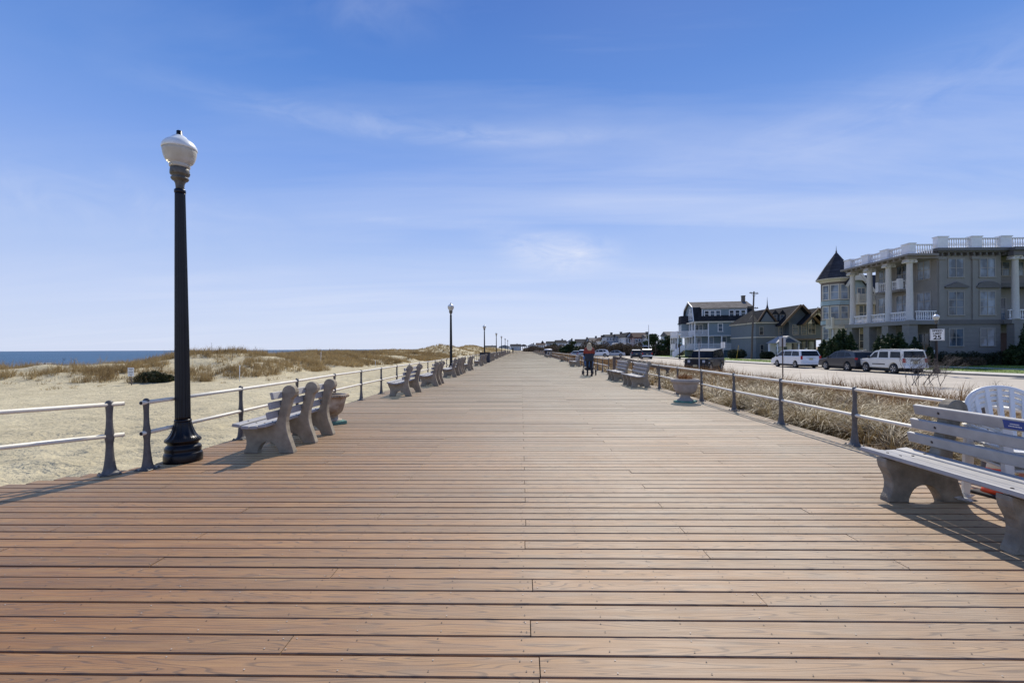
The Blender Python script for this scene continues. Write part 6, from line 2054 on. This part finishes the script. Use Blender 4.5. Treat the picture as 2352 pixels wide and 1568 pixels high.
ed = [(0, 1), (1, 2), (2, 3), (3, 4), (4, 5), (5, 6), (0, 7), (7, 8), (8, 9), (9, 10), (0, 11), (11, 12), (12, 13), (13, 14), (2, 15), (15, 16), (16, 17), (2, 18), (18, 19), (19, 20)]
body = skin_body('body', pts, ed, M['trousers'], pe)


def loft(rings, name, mat, parent, n=20, wob=0):
    b = MB(); vs = []
    for i, (cx_, cy_, z, rx, ry) in enumerate(rings):
        for k in range(n):
            q = 2 * PI * k / n
            w = 1 + wob * math.sin(q * 5 + i * 1.7)
            vs.append((cx_ + rx * math.cos(q) * w, cy_ + ry * math.sin(q) * w, z))
    fs = [(i * n + k, i * n + (k + 1) % n, (i + 1) * n + (k + 1) % n, (i + 1) * n + k) for i in range(len(rings) - 1) for k in range(n)]
    fs += [tuple(range(n))[::-1], tuple(range((len(rings) - 1) * n, len(rings) * n))]
    b.add(vs, fs, 0, True)
    return b.build(name, mat, parent)


loft([(0, 0, .74, .20, .15), (0, .0, .80, .225, .165), (0, .01, .95, .225, .17), (0, .01, 1.08, .21, .16), (0, .015, 1.125, .208, .16)], 'coat_skirt', M['coat_dark'], pe, wob=.015)
loft([(0, .015, 1.127, .21, .162), (0, .02, 1.22, .215, .165), (0, .02, 1.33, .215, .155), (0, .03, 1.41, .16, .12), (0, .035, 1.46, .09, .085), (0, .04, 1.49, .075, .075)], 'coat_top', M['coat_red'], pe, wob=.012)
for s in (-1, 1):
    b = MB(); b.tube([(s * .12, .03, 1.40), (s * .175, .035, 1.35), (s * .215, .05, 1.25), (s * .235, .10, 1.13)], [.05, .065, .068, .062], 12); b.build('sleeve', M['coat_red'], pe)
    b = MB(); b.tube([(s * .235, .10, 1.128), (s * .225, .2, 1.07), (s * .20, .32, 1.025)], [.062, .055, .045], 12); b.build('cuff', M['coat_dark'], pe)
    hb = MB(); hb.ball((s * .195, .365, 1.015), (.034, .045, .028), 10, 6)
    for q in range(4): hb.tube([(s * .195 - .024 + q * .016, .395, 1.025), (s * .195 - .024 + q * .016, .425, 1.012), (s * .195 - .024 + q * .016, .415, .985)], [.009, .009, .007], 6)
    hb.tube([(s * .195 - s * .03, .36, 1.005), (s * .195 - s * .035, .40, .99), (s * .195 - s * .02, .415, .985)], [.011, .009, .008], 6)
    hb.build('hand', M['skin'], pe)
b = MB(); b.ball((0, .07, 1.545), (.078, .095, .115), 16, 10)
b.ball((0, .17, 1.53), (.016, .02, .022), 8, 5)
for s in (-1, 1): b.ball((s * .08, .07, 1.54), (.012, .022, .032), 8, 5)
b.build('head', M['skin'], pe)
rings = [(0, .04, 1.655, .02, .02), (0, .045, 1.645, .065, .075), (0, .05, 1.60, .098, .105), (0, .045, 1.53, .112, .10), (0, .02, 1.45, .13, .085), (0, -.06, 1.38, .135, .07), (0, -.10, 1.31, .11, .05), (0, -.115, 1.27, .06, .03)]
loft(rings, 'hair', M['hair_blond'], pe, wob=.05)
for s in (-1, 1):
    x, y = s * .093, (.06 if s < 0 else -.13)
    b = MB(); b.bbox(x - .045, x + .045, y - .08, y + .17, .003, .075, .025); b.build('shoe', M['shoe'], pe)
stl = empty('stroller', (PXX + .10, PYY + .95, 0), 0, 'blue and black baby stroller pushed by the blond haired person', 'stroller')
b = MB(); b.ball((0, .0, .66), (.26, .36, .30), 14, 8); b.build('seat', M['pram_blue'], stl)
b = MB(); b.ball((0, .08, .88), (.29, .30, .22), 14, 8); b.build('canopy', M['pram_blue'], stl)
b = MB()
for s in (-1, 1):
    b.tube([(s * .25, -.55, 1.0), (s * .26, -.2, .62), (s * .28, .35, .2)], .014, 6); b.tube([(s * .26, -.05, .5), (s * .30, -.35, .15)], .014, 6)
b.tube([(-.25, -.55, 1.0), (.25, -.55, 1.0)], .016, 8); b.tube([(-.30, -.35, .15), (.30, -.35, .15)], .012, 6)
b.build('frame', M['metal_dark'], stl)
b = MB(); b.bbox(-.2, .2, -.35, .2, .26, .38, .03); b.build('basket', M['trousers'], stl)
for (x, y, r_) in ((-.31, -.35, .15), (.31, -.35, .15), (-.28, .38, .11), (.28, .38, .11)):
    b = MB(); b.lathe([(r_ * .8, -.02), (r_, -.015), (r_, .015), (r_ * .8, .02)], 18)
    w_ = b.build('wheel', M['rubber'], stl); w_.location = (x, y, r_ + .002); w_.rotation_euler = (0, PI / 2, 0)
fpn = empty('person', (at(1178, 128), 128, 0), 0, 'tiny dark clothed person walking far down the boardwalk by the beach rail', 'person')
skin_body('body', [(p[0], p[1], p[2], p[3] * 1.25) for p in pts], ed, M['trousers'], fpn, sub=1)
